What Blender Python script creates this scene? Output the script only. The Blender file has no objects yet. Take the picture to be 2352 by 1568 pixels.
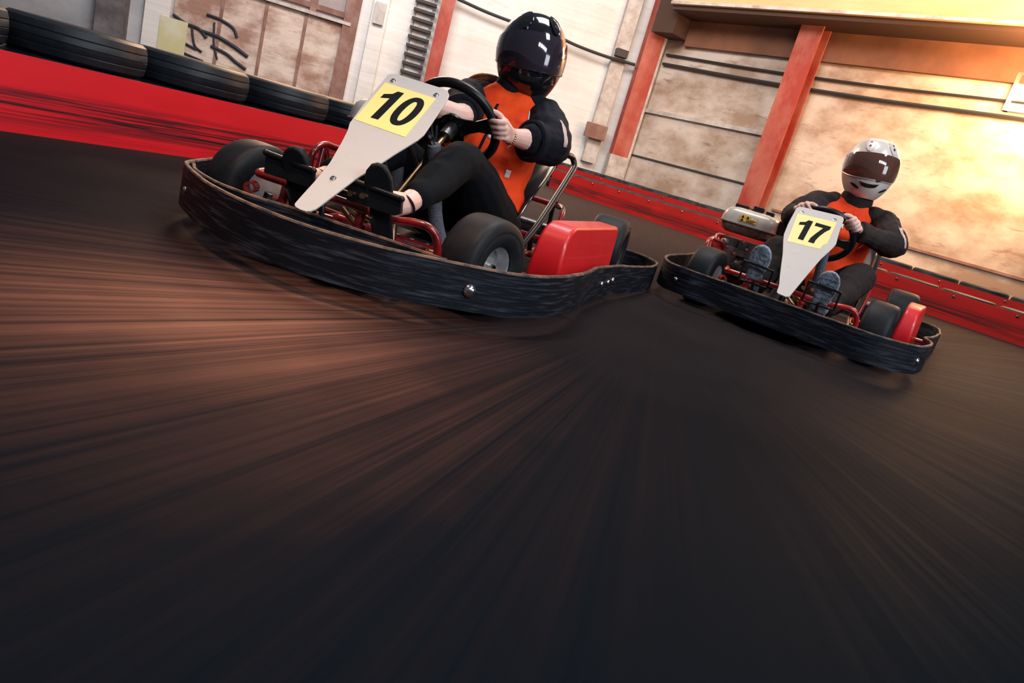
import bpy, bmesh, math, random
from mathutils import Vector, Matrix, noise
from mathutils.bvhtree import BVHTree
V = Vector
random.seed(7)
SC = bpy.context.scene
COL = SC.collection
PI = math.pi

# ------------------------------------------------------------------ materials
def new_mat(name):
    m = bpy.data.materials.new(name); m.use_nodes = True
    nt = m.node_tree; b = nt.nodes['Principled BSDF']
    return m, nt, b
def inp(b, k, v):
    if k in b.inputs: b.inputs[k].default_value = v
def noise_node(nt, scale, detail=4, rough=.6, vec=None, stretch=None, rot=None, dist=0.0, coord='Object'):
    tc = nt.nodes.new('ShaderNodeTexCoord'); src = tc.outputs[coord]
    if stretch or rot:
        mp = nt.nodes.new('ShaderNodeMapping')
        if rot: mp.inputs['Rotation'].default_value = rot
        if stretch: mp.inputs['Scale'].default_value = stretch
        nt.links.new(src, mp.inputs['Vector']); src = mp.outputs['Vector']
    n = nt.nodes.new('ShaderNodeTexNoise')
    n.inputs['Scale'].default_value = scale; n.inputs['Detail'].default_value = detail
    n.inputs['Roughness'].default_value = rough; n.inputs['Distortion'].default_value = dist
    nt.links.new(src, n.inputs['Vector'])
    return n
def ramp(nt, src, stops, interp='LINEAR'):
    r = nt.nodes.new('ShaderNodeValToRGB'); r.color_ramp.interpolation = interp
    e = r.color_ramp.elements
    while len(e) < len(stops): e.new(.5)
    for i, (p, c) in enumerate(stops):
        e[i].position = p; e[i].color = (*c, 1) if len(c) == 3 else c
    nt.links.new(src, r.inputs['Fac']); return r
def mixc(nt, fac, a, b, mode='MIX'):
    m = nt.nodes.new('ShaderNodeMix'); m.data_type = 'RGBA'; m.blend_type = mode
    for sock, v in ((m.inputs[0], fac), (m.inputs[6], a), (m.inputs[7], b)):
        if hasattr(v, 'links') or isinstance(v, bpy.types.NodeSocket): nt.links.new(v, sock)
        elif isinstance(v, (int, float)): sock.default_value = v
        else: sock.default_value = (*v, 1)
    return m.outputs[2]
def bump(nt, b, src, strength=.3, dist=.01):
    bp = nt.nodes.new('ShaderNodeBump'); bp.inputs['Strength'].default_value = strength
    bp.inputs['Distance'].default_value = dist
    nt.links.new(src, bp.inputs['Height']); nt.links.new(bp.outputs['Normal'], b.inputs['Normal'])
def mat(name, c, rough=.5, metal=0, c2=None, scale=8, lo=.4, hi=.65, stretch=None, bmp=0, bscale=None, coat=0, spec=None, bdist=.004, sheen=0):
    m, nt, b = new_mat(name)
    inp(b, 'Base Color', (*c, 1)); inp(b, 'Roughness', rough); inp(b, 'Metallic', metal); inp(b, 'Coat Weight', coat)
    inp(b, 'Coat Roughness', .08)
    if sheen: inp(b, 'Sheen Weight', sheen)
    if spec is not None: inp(b, 'Specular IOR Level', spec)
    if c2:
        n = noise_node(nt, scale, 5, .65, stretch=stretch)
        r = ramp(nt, n.outputs['Fac'], [(lo, c), (hi, c2)])
        nt.links.new(r.outputs['Color'], b.inputs['Base Color'])
    if bmp:
        n2 = noise_node(nt, bscale or scale, 5, .6, stretch=stretch)
        bump(nt, b, n2.outputs['Fac'], bmp, bdist)
    return m

M = {}
M['black_plastic'] = mat('black scuffed plastic', (.006, .008, .012), .50, c2=(.070, .077, .102), scale=6, lo=.50, hi=.80, stretch=(1.3, 1.3, 20), bmp=.45, bscale=6, bdist=.006, spec=.14)
M['worn_edge'] = mat('scuffed tan plastic edge', (.17, .095, .06), .7, c2=(.03, .022, .02), scale=22, lo=.40, hi=.58, bmp=.5, bdist=.003)
M['black'] = mat('black painted steel', (.007, .008, .010), .33, spec=.32)
M['seat'] = mat('glossy black fibreglass seat', (.010, .011, .014), .22, coat=.35)
M['rubber'] = mat('slick tyre rubber', (.007, .009, .012), .55, c2=(.013, .0135, .016), scale=30, bmp=.12, bscale=120, bdist=.001, spec=.22)
M['dusty_rubber'] = mat('dusty tyre rubber', (.007, .010, .015), .5, c2=(.020, .024, .030), scale=4, bmp=.2, bscale=60, bdist=.003, spec=.3)
M['rim'] = mat('brushed aluminium rim', (.62, .62, .63), .34, .55, c2=(.38, .38, .39), scale=9)
M['chrome'] = mat('chrome bolt', (.75, .75, .76), .16, 1)
M['steel'] = mat('dull steel', (.32, .32, .34), .35, 1, c2=(.12, .11, .11), scale=25)
M['brass'] = mat('golden zinc plated steel', (.62, .40, .22), .3, 1, c2=(.30, .16, .08), scale=12)
M['red_frame'] = mat('worn dark red frame paint', (.26, .008, .010), .3, c2=(.09, .004, .006), scale=14, coat=.5)
M['red_frame2'] = mat('red frame paint', (.48, .015, .012), .3, c2=(.24, .008, .008), scale=14, coat=.5)
M['pod'] = mat('glossy red plastic pod', (.72, .012, .018), .42, c2=(.62, .010, .014), scale=5, coat=.25, bmp=.05, bscale=6)
M['plate'] = mat('off white number plate', (.48, .470, .450), .5, c2=(.42, .405, .385), scale=30, lo=.55, hi=.85, bmp=.1, bscale=80, bdist=.001)
M['plate2'] = mat('speckled cream number plate', (.52, .46, .42), .5, c2=(.32, .27, .24), scale=55, lo=.62, hi=.8)
M['yellow'] = mat('pale yellow sticker', (.86, .72, .25), .45)
M['ink'] = mat('black digit film', (.005, .006, .009), .6, spec=.08)
M['tray'] = mat('chequer plate aluminium', (.34, .34, .36), .34, .9, c2=(.15, .14, .14), scale=8)
M['foam'] = mat('grey speckled foam', (.075, .075, .095), .95, c2=(.16, .16, .20), scale=230, lo=.45, hi=.62, bmp=.7, bscale=230, bdist=.003)
M['fabric_orange'] = mat('orange race jacket cloth', (1.0, .085, .012), .75, c2=(.90, .048, .010), scale=5, bmp=.35, bscale=5, bdist=.04, spec=.2)
M['fabric_black'] = mat('black jacket cloth', (.006, .007, .011), .85, c2=(.012, .014, .021), scale=7, bmp=.5, bscale=9, bdist=.02, spec=.15)
M['fabric_brown'] = mat('dark jacket cloth', (.020, .013, .013), .8, c2=(.036, .026, .025), scale=7, bmp=.6, bscale=9, bdist=.03, spec=.2)
M['trousers'] = mat('black trouser cloth', (.0045, .006, .0085), .9, bmp=.3, bscale=14, bdist=.01, spec=.1)
M['trousers2'] = mat('dark brown trouser cloth', (.022, .016, .016), .85, bmp=.5, bscale=12, bdist=.02, spec=.15)
M['skin'] = mat('fair skin', (.72, .43, .36), .5, c2=(.78, .50, .42), scale=12, bmp=.12, bscale=60, bdist=.002)
inp(M['skin'].node_tree.nodes['Principled BSDF'], 'Subsurface Weight', .08)
M['hair'] = mat('auburn hair', (.42, .13, .035), .45, c2=(.16, .04, .012), scale=9, stretch=(2, 2, 30))
M['gold'] = mat('gold chain', (.75, .5, .2), .25, 1)
M['reflective'] = mat('pinkish grey reflective strip', (.52, .36, .35), .4)
M['white_cloth'] = mat('white print', (.75, .72, .70), .6)
M['shoe_black'] = mat('black shoe rubber', (.006, .007, .010), .65, spec=.2, bmp=.5, bscale=40, bdist=.004)
M['shoe_grey'] = mat('grey blue shoe sole', (.25, .31, .38), .75, c2=(.11, .14, .175), scale=38, lo=.42, hi=.6, bmp=1, bscale=38, bdist=.008)
M['helmet_black'] = mat('gloss black helmet shell', (.006, .006, .008), .12, coat=1)
M['helmet_silver'] = mat('silver helmet shell', (.78, .70, .64), .30, .12, coat=.7)
M['visor'] = mat('smoked visor', (.028, .020, .030), .07, coat=1)
M['visor2'] = mat('smoked brown visor', (.11, .045, .03), .07, coat=1)
M['helmet_trim'] = mat('satin black helmet trim', (.01, .01, .012), .35)
M['tank'] = mat('cream fuel tank', (.56, .49, .42), .32, c2=(.40, .33, .27), scale=12, lo=.5, hi=.8, coat=.4)
M['tank_low'] = mat('dirty tan tank base', (.26, .17, .125), .6, c2=(.13, .08, .06), scale=45)
M['engine'] = mat('oily engine metal', (.15, .12, .105), .45, .4, c2=(.035, .028, .025), scale=16, bmp=.5, bscale=40)
M['redmetal'] = mat('glossy red fan cover', (.55, .02, .012), .18, .3, coat=1)
M['muffler'] = mat('black finned muffler', (.015, .012, .012), .4)

def belt_mat(name, c, c2, c3, hs=3.0):
    m, nt, b = new_mat(name)
    uv = nt.nodes.new('ShaderNodeUVMap')
    mp = nt.nodes.new('ShaderNodeMapping'); mp.inputs['Scale'].default_value = (.9, hs * 5, 1)
    nt.links.new(uv.outputs['UV'], mp.inputs['Vector'])
    n = nt.nodes.new('ShaderNodeTexNoise'); n.inputs['Scale'].default_value = 1.4; n.inputs['Detail'].default_value = 7; n.inputs['Roughness'].default_value = .6
    nt.links.new(mp.outputs['Vector'], n.inputs['Vector'])
    # scuffs sit in the lower two thirds where karts rub
    sx = nt.nodes.new('ShaderNodeSeparateXYZ'); nt.links.new(uv.outputs['UV'], sx.inputs['Vector'])
    band = ramp(nt, sx.outputs['Y'], [(0.0, (0, 0, 0)), (.10, (.25, .25, .25)), (.30, (1, 1, 1)), (.52, (.9, .9, .9)), (.66, (.0, .0, .0))])
    mul = nt.nodes.new('ShaderNodeMath'); mul.operation = 'MULTIPLY'
    r = ramp(nt, n.outputs['Fac'], [(.40, (0, 0, 0)), (.56, (1, 1, 1))])
    nt.links.new(r.outputs['Color'], mul.inputs[0]); nt.links.new(band.outputs['Color'], mul.inputs[1])
    n2 = nt.nodes.new('ShaderNodeTexNoise'); n2.inputs['Scale'].default_value = 2.2; n2.inputs['Detail'].default_value = 3
    nt.links.new(uv.outputs['UV'], n2.inputs['Vector'])
    base = ramp(nt, n2.outputs['Fac'], [(.35, c), (.7, c2)])
    o = mixc(nt, mul.outputs[0], base.outputs['Color'], c3)
    nt.links.new(o, b.inputs['Base Color']); inp(b, 'Roughness', .42)
    return m
M['belt_left'] = belt_mat('red barrier belt with black scuffs', (.78, .012, .022), (.68, .010, .018), (.022, .008, .014), 3.4)
M['belt_right'] = belt_mat('red barrier belt worn', (.55, .014, .012), (.42, .012, .010), (.05, .012, .012), 3)

def wall_mat(name, base, stain, dark, sc=.5, amt=.6, lo=.42, hi=.66, bricks=True):
    m, nt, b = new_mat(name)
    n = noise_node(nt, sc, 8, .62, stretch=(1, 1, 1.7))
    r1 = ramp(nt, n.outputs['Fac'], [(lo, base), (hi, stain)])
    n2 = noise_node(nt, sc * 2.1, 6, .7, stretch=(1, 1, 4.5))
    r2 = ramp(nt, n2.outputs['Fac'], [(.58, (0, 0, 0)), (.74, (1, 1, 1))])
    f = nt.nodes.new('ShaderNodeMath'); f.operation = 'MULTIPLY'; f.inputs[1].default_value = amt
    nt.links.new(r2.outputs['Color'], f.inputs[0])
    col = mixc(nt, f.outputs[0], r1.outputs['Color'], dark)
    if bricks:
        n3 = noise_node(nt, 1.6, 2, .5, stretch=(.35, .35, 9))
        r3 = ramp(nt, n3.outputs['Fac'], [(.42, (1, 1, 1)), (.66, (.95, .94, .93))])
        col = mixc(nt, 1.0, col, r3.outputs['Color'], 'MULTIPLY')
        bump(nt, b, n3.outputs['Fac'], .25, .03)
    nt.links.new(col, b.inputs['Base Color']); inp(b, 'Roughness', .85)
    return m
M['wall_left'] = wall_mat('whitewashed brick', (.82, .78, .755), (.66, .60, .56), (.48, .36, .31), .45, .5, .45, .70)
M['wall_right'] = wall_mat('stained peach plaster', (.66, .55, .47), (.38, .25, .18), (.22, .11, .07), .75, .9, .44, .62, bricks=False)
M['wall_far'] = wall_mat('grey plaster', (.52, .50, .51), (.34, .33, .35), (.14, .13, .14), .5, .6, bricks=False)
M['plywood'] = wall_mat('rusty sheet panel', (.36, .20, .15), (.72, .58, .50), (.30, .11, .06), 1.3, .8, .40, .60)
M['brown_steel'] = mat('rusty brown steel', (.22, .10, .075), .7, c2=(.34, .20, .16), scale=3)
M['frame_pale'] = mat('pale painted timber', (.62, .56, .53), .7, c2=(.40, .33, .30), scale=4)
M['red_steel'] = mat('faded red steel', (.36, .040, .024), .65, c2=(.50, .17, .12), scale=1.3, lo=.44, hi=.70, stretch=(1, 1, .6))
M['dark_steel'] = mat('dark grime', (.05, .04, .04), .7)
M['dark_pillar'] = mat('dark grey pillar', (.10, .085, .09), .8, c2=(.2, .18, .19), scale=2)
M['cable'] = mat('black cable', (.03, .028, .03), .5)
M['pane'] = mat('dusty window pane', (.36, .30, .31), .25, c2=(.45, .36, .34), scale=1.5)
M['gallery_shade'] = mat('burnt orange gallery shade', (.24, .095, .05), .8, c2=(.15, .06, .035), scale=1.2)
M['graffiti'] = mat('black spray paint', (.02, .02, .03), .6)
M['yellow_paint'] = mat('faded yellow paint', (.62, .56, .30), .8, c2=(.70, .66, .50), scale=2)
M['balcony'] = wall_mat('peach panel cladding', (.86, .52, .28), (.76, .42, .20), (.50, .26, .11), .5, .5)
M['soffit'] = mat('dark brown soffit', (.075, .035, .022), .8)

def floor_mat():
    m, nt, b = new_mat('dark polished track floor')
    tc = nt.nodes.new('ShaderNodeTexCoord')
    sub = nt.nodes.new('ShaderNodeVectorMath'); sub.operation = 'SUBTRACT'; sub.inputs[1].default_value = (.55, 2.75, 0)
    nt.links.new(tc.outputs['Object'], sub.inputs[0])
    sx = nt.nodes.new('ShaderNodeSeparateXYZ'); nt.links.new(sub.outputs[0], sx.inputs[0])
    at = nt.nodes.new('ShaderNodeMath'); at.operation = 'ARCTAN2'
    nt.links.new(sx.outputs['Y'], at.inputs[0]); nt.links.new(sx.outputs['X'], at.inputs[1])
    ln = nt.nodes.new('ShaderNodeVectorMath'); ln.operation = 'LENGTH'; nt.links.new(sub.outputs[0], ln.inputs[0])
    cmb = nt.nodes.new('ShaderNodeCombineXYZ')
    def scaled(src, k):
        q = nt.nodes.new('ShaderNodeMath'); q.operation = 'MULTIPLY'; q.inputs[1].default_value = k
        nt.links.new(src, q.inputs[0]); return q.outputs[0]
    nt.links.new(scaled(at.outputs[0], 85), cmb.inputs['X']); nt.links.new(scaled(ln.outputs['Value'], .35), cmb.inputs['Y'])
    n1 = nt.nodes.new('ShaderNodeTexNoise'); n1.inputs['Scale'].default_value = 1; n1.inputs['Detail'].default_value = 9; n1.inputs['Roughness'].default_value = .68
    nt.links.new(cmb.outputs[0], n1.inputs['Vector'])
    streak = ramp(nt, n1.outputs['Fac'], [(.30, (.05, .05, .05)), (.70, (1, 1, 1))])
    # warm pool of light painted into the colour as a streaky brown patch
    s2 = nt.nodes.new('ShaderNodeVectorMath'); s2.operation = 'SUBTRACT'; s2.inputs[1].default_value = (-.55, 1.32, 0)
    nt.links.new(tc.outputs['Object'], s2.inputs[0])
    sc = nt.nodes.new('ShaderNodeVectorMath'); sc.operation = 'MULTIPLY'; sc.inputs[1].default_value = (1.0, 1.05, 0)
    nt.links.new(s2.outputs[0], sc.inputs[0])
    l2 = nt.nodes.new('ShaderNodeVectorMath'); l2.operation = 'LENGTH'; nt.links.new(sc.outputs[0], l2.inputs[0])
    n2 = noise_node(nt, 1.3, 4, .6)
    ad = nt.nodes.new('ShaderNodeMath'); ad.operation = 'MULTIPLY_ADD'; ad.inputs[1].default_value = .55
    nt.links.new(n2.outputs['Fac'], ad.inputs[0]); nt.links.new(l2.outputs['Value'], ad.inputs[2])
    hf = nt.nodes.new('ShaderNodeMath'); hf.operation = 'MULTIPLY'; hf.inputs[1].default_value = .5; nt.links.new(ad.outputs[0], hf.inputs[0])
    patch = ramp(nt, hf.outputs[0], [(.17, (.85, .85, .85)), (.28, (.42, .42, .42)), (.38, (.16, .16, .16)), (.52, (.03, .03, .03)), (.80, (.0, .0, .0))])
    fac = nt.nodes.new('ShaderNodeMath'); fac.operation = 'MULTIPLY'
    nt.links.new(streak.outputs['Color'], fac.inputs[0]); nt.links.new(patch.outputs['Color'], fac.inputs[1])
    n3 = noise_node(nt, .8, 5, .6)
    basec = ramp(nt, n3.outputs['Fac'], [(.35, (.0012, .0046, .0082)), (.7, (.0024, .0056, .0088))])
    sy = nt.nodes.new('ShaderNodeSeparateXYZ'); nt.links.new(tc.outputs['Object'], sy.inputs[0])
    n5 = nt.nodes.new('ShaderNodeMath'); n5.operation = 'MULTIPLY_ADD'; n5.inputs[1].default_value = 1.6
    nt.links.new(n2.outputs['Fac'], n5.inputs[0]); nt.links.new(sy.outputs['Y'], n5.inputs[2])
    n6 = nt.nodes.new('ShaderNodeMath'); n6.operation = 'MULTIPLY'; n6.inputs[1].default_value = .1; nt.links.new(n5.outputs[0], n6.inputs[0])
    far_sheen = ramp(nt, n6.outputs[0], [(.22, (0, 0, 0)), (.42, (.55, .55, .55)), (.75, (1, 1, 1))])  # far floor painted paler and browner, for its sheen at low angles
    basem = mixc(nt, far_sheen.outputs['Color'], basec.outputs['Color'], (.050, .034, .030))
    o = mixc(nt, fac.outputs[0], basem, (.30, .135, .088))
    nt.links.new(o, b.inputs['Base Color'])
    rr = ramp(nt, n1.outputs['Fac'], [(.3, (.50, .50, .50)), (.7, (.68, .68, .68))])
    nt.links.new(rr.outputs['Color'], b.inputs['Roughness'])
    inp(b, 'Specular IOR Level', .5); inp(b, 'IOR', 1.05)
    n4 = noise_node(nt, 90, 3, .6)
    bump(nt, b, n4.outputs['Fac'], .12, .002)
    return m
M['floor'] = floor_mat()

# ------------------------------------------------------------------ mesh helpers
def cr(pts, n=6, closed=False):
    """Catmull-Rom resample"""
    P = [V(p) for p in pts]; out = []; L = len(P)
    rng = range(L) if closed else range(L - 1)
    for i in rng:
        a = P[(i - 1) % L] if (closed or i > 0) else P[0] * 2 - P[1]
        b = P[i]; c = P[(i + 1) % L]
        d = P[(i + 2) % L] if (closed or i + 2 < L) else P[-1] * 2 - P[-2]
        for k in range(n):
            t = k / n
            out.append(.5 * ((2 * b) + (c - a) * t + (2 * a - 5 * b + 4 * c - d) * t * t + (3 * b - a - 3 * c + d) * t ** 3))
    if not closed: out.append(P[-1])
    return out
def basis(axis, hint=None):
    a = V(axis).normalized(); h = V(hint) if hint else (V((0, 0, 1)) if abs(a.z) < .9 else V((1, 0, 0)))
    u = (h - a * h.dot(a)).normalized(); return u, a.cross(u), a
class MB:
    def __init__(s): s.v = []; s.f = []; s.uv = {}
    def add(s, vs, fs):
        o = len(s.v); s.v += [V(p) for p in vs]; s.f += [tuple(i + o for i in f) for f in fs]; return s
    def tube(s, pts, r, seg=12, closed=False, flat=1.0):
        P = [V(p) for p in pts]; n = len(P)
        R = r if isinstance(r, (list, tuple)) else [r] * n
        T = []
        for i in range(n):
            a = P[(i + 1) % n] if (closed or i < n - 1) else P[i]
            b = P[(i - 1) % n] if (closed or i > 0) else P[i]
            T.append((a - b).normalized())
        u, w, _ = basis(T[0]); vs = []
        for i in range(n):
            u = (u - T[i] * u.dot(T[i])).normalized(); w = T[i].cross(u)
            for k in range(seg):
                t = 2 * PI * k / seg
                vs.append(P[i] + (u * math.cos(t) + w * math.sin(t) * flat) * R[i])
        fs = []
        m = n if closed else n - 1
        for i in range(m):
            for k in range(seg):
                j = (i + 1) % n
                fs.append((i * seg + k, i * seg + (k + 1) % seg, j * seg + (k + 1) % seg, j * seg + k))
        if not closed:
            fs.append(tuple(range(seg - 1, -1, -1))); fs.append(tuple((n - 1) * seg + k for k in range(seg)))
        return s.add(vs, fs)
    def box(s, c, d, rot=None):
        R = rot or Matrix.Identity(3); c = V(c); vs = []
        for x in (-.5, .5):
            for y in (-.5, .5):
                for z in (-.5, .5): vs.append(c + R @ V((x * d[0], y * d[1], z * d[2])))
        return s.add(vs, [(0, 1, 3, 2), (4, 6, 7, 5), (0, 4, 5, 1), (2, 3, 7, 6), (0, 2, 6, 4), (1, 5, 7, 3)])
    def lathe(s, prof, o, axis, seg=32, closed=False):
        """prof: (radius, height along axis)"""
        u, w, a = basis(axis); o = V(o); vs = []; n = len(prof)
        for (r, h) in prof:
            for k in range(seg):
                t = 2 * PI * k / seg; vs.append(o + a * h + (u * math.cos(t) + w * math.sin(t)) * r)
        fs = []
        for i in range(n if closed else n - 1):
            j = (i + 1) % n
            for k in range(seg):
                fs.append((i * seg + k, i * seg + (k + 1) % seg, j * seg + (k + 1) % seg, j * seg + k))
        if not closed:
            fs.append(tuple(range(seg - 1, -1, -1))); fs.append(tuple((n - 1) * seg + k for k in range(seg)))
        return s.add(vs, fs)
    def prism(s, poly, o, u, v, n, th):
        """poly in (u,v), extruded along n by th (both sides given)"""
        o = V(o); u = V(u); v = V(v); n = V(n); k = len(poly); vs = []
        for h in (0, th):
            for (a, b) in poly: vs.append(o + u * a + v * b + n * h)
        fs = [tuple(range(k - 1, -1, -1)), tuple(range(k, 2 * k))]
        for i in range(k): fs.append((i, (i + 1) % k, k + (i + 1) % k, k + i))
        return s.add(vs, fs)
    def loft(s, secs, seg=20, lat=(0, 1, 0)):
        """secs: (centre, ra along lateral, rb across)"""
        C = [V(c[0]) for c in secs]; n = len(C); vs = []
        for i in range(n):
            t = (C[min(i + 1, n - 1)] - C[max(i - 1, 0)]).normalized()
            l = V(lat); l = (l - t * l.dot(t)).normalized(); w = t.cross(l)
            for k in range(seg):
                a = 2 * PI * k / seg
                vs.append(C[i] + l * math.cos(a) * secs[i][1] + w * math.sin(a) * secs[i][2])
        fs = []
        for i in range(n - 1):
            for k in range(seg): fs.append((i * seg + k, i * seg + (k + 1) % seg, (i + 1) * seg + (k + 1) % seg, (i + 1) * seg + k))
        # rounded caps
        o = len(vs)
        for e, sgn in ((0, -1), (n - 1, 1)):
            t = (C[min(e + 1, n - 1)] - C[max(e - 1, 0)]).normalized() * sgn
            l = V(lat); l = (l - t * l.dot(t)).normalized(); w = t.cross(l)
            ra, rb = secs[e][1], secs[e][2]; h = min(ra, rb) * .8
            base = [e * seg + k for k in range(seg)]
            prev = base
            for q in (.5, .85):
                cc = math.sqrt(1 - q * q); ring = []
                for k in range(seg):
                    p = vs[e * seg + k]; vs.append(C[e] + (p - C[e]) * cc + t * h * q); ring.append(len(vs) - 1)
                for k in range(seg):
                    f = (prev[k], prev[(k + 1) % seg], ring[(k + 1) % seg], ring[k])
                    fs.append(f if sgn > 0 else f[::-1])
                prev = ring
            fs.append(tuple(prev) if sgn > 0 else tuple(prev[::-1]))
        return s.add(vs, fs)
    def ball(s, c, r, seg=12):
        c = V(c); rr = r if isinstance(r, (tuple, list)) else (r, r, r)
        n = max(5, seg // 2); prof = []
        vs = []; fs = []
        for i in range(1, n):
            e = -PI / 2 + PI * i / n
            for k in range(seg):
                t = 2 * PI * k / seg
                vs.append(c + V((rr[0] * math.cos(e) * math.cos(t), rr[1] * math.cos(e) * math.sin(t), rr[2] * math.sin(e))))
        for i in range(n - 2):
            for k in range(seg): fs.append((i * seg + k, i * seg + (k + 1) % seg, (i + 1) * seg + (k + 1) % seg, (i + 1) * seg + k))
        vs += [c - V((0, 0, rr[2])), c + V((0, 0, rr[2]))]
        b, t = len(vs) - 2, len(vs) - 1
        for k in range(seg):
            fs.append((b, (k + 1) % seg, k)); fs.append((t, (n - 2) * seg + k, (n - 2) * seg + (k + 1) % seg))
        return s.add(vs, fs)
    def build(s, name, m, parent=None, smooth=True, bevel=0, bseg=2, sub=0, solid=0, angle=38):
        me = bpy.data.meshes.new(name); me.from_pydata([tuple(p) for p in s.v], [], s.f); me.update()
        o = bpy.data.objects.new(name, me); COL.objects.link(o)
        me.materials.append(M[m] if isinstance(m, str) else m)
        bm = bmesh.new(); bm.from_mesh(me); bmesh.ops.recalc_face_normals(bm, faces=bm.faces)
        if smooth:
            for f in bm.faces: f.smooth = True
            lim = math.radians(angle)
            for e in bm.edges:
                if len(e.link_faces) == 2 and e.calc_face_angle(0) > lim: e.smooth = False
        bm.to_mesh(me); bm.free()
        if parent: o.parent = parent
        if solid:
            md = o.modifiers.new('thick', 'SOLIDIFY'); md.thickness = solid; md.offset = 0
        if bevel:
            md = o.modifiers.new('bevel', 'BEVEL'); md.width = bevel; md.segments = bseg; md.limit_method = 'ANGLE'; md.angle_limit = math.radians(35)
            md.harden_normals = False
        if sub:
            md = o.modifiers.new('sub', 'SUBSURF'); md.levels = sub; md.render_levels = sub
        return o
def tag(o, label=None, cat=None, group=None, kind=None):
    if label: o['label'] = label
    if cat: o['category'] = cat
    if group: o['group'] = group
    if kind: o['kind'] = kind
    return o
def empty(name, loc=(0, 0, 0), rz=0):
    o = bpy.data.objects.new(name, None); COL.objects.link(o); o.location = loc; o.rotation_euler = (0, 0, rz); o.empty_display_size = .1
    return o
def bake(o, extra=None):
    """apply modifiers without operators"""
    dg = bpy.context.evaluated_depsgraph_get(); dg.update()
    ev = o.evaluated_get(dg); me = bpy.data.meshes.new_from_object(ev, depsgraph=dg)
    old = o.data; o.modifiers.clear(); o.data = me; me.name = o.name; bpy.data.meshes.remove(old)
    return o
def blob(mb, name, m, parent, voxel=.006, smooth_it=4, wrinkle=0, wscale=9, fac=.5, seed=0):
    o = mb.build(name, m, None)
    r = o.modifiers.new('remesh', 'REMESH'); r.mode = 'VOXEL'; r.voxel_size = voxel; r.use_smooth_shade = True
    sm = o.modifiers.new('smooth', 'SMOOTH'); sm.iterations = smooth_it; sm.factor = fac
    bake(o)
    if wrinkle:
        me = o.data; nrm = [v.normal.copy() for v in me.vertices]
        for v, nn in zip(me.vertices, nrm):
            p = v.co * wscale + V((seed, seed * 2, 0))
            w = noise.noise(V((p.x, p.y, p.z * .8))) + .5 * noise.noise(p * 2.3)
            v.co += nn * wrinkle * w
        me.update()
    for p in o.data.polygons: p.use_smooth = True
    if parent: o.parent = parent
    return o
def arm(mb, pts, rad, flat=1.0):
    P = cr(pts, 6); n = len(P); k = len(rad); R = []
    for i in range(n):
        t = i / (n - 1) * (k - 1); a = min(int(t), k - 2); f = t - a
        f = f * f * (3 - 2 * f)
        R.append(rad[a] * (1 - f) + rad[a + 1] * f)
    mb.tube(P, R, 14, flat=flat)
    mb.ball(P[0], R[0] * .99, 14); mb.ball(P[-1], R[-1] * .99, 14)
def decal(target, c, d, u, w, h, name, m, parent, off=.0015, nx=8, ny=4, thick=.0015, shape=None, maxd=.5):
    """thin patch that follows the surface of target; c start point, d ray direction, u sideways axis"""
    me = target.data; bvh = BVHTree.FromPolygons([v.co for v in me.vertices], [tuple(p.vertices) for p in me.polygons])
    d = V(d).normalized(); u = V(u); u = (u - d * u.dot(d)).normalized(); v = d.cross(u)
    vs = []; fs = []; bad = set()
    for j in range(ny + 1):
        for i in range(nx + 1):
            a = (i / nx - .5) * w; b = (j / ny - .5) * h
            if shape: a, b = shape(i / nx, j / ny, w, h)
            o = V(c) + u * a + v * b
            hit = bvh.ray_cast(o, d, maxd)
            if hit[0] is None: bad.add(len(vs)); vs.append(o)
            else: vs.append(hit[0] - d * off + hit[1] * off)
    for j in range(ny):
        for i in range(nx):
            q = (j * (nx + 1) + i, j * (nx + 1) + i + 1, (j + 1) * (nx + 1) + i + 1, (j + 1) * (nx + 1) + i)
            if not bad & set(q): fs.append(q)
    if not fs: return None
    used = sorted({i for f in fs for i in f}); mp = {k: n for n, k in enumerate(used)}
    mb = MB(); mb.add([vs[k] for k in used], [tuple(mp[i] for i in f) for f in fs])
    return mb.build(name, m, parent, solid=thick)

# ------------------------------------------------------------------ camera
CAM = dict(f=1587.4162, p=math.radians(15.3605), r=math.radians(16.1907), h=.47293)
def make_camera():
    c = bpy.data.cameras.new('camera'); o = bpy.data.objects.new('camera', c); COL.objects.link(o)
    c.sensor_width = 36; c.lens = CAM['f'] / 2352 * 36; c.clip_start = .02; c.clip_end = 200
    p, r = CAM['p'], CAM['r']
    F = V((0, math.cos(p), -math.sin(p))); R0 = V((1, 0, 0)); U0 = V((0, math.sin(p), math.cos(p)))
    R = R0 * math.cos(r) + U0 * math.sin(r); U = -R0 * math.sin(r) + U0 * math.cos(r)
    m = Matrix((R, U, -F)).transposed().to_4x4(); m.translation = (0, 0, CAM['h'])
    o.matrix_world = m; SC.camera = o
make_camera()

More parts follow.
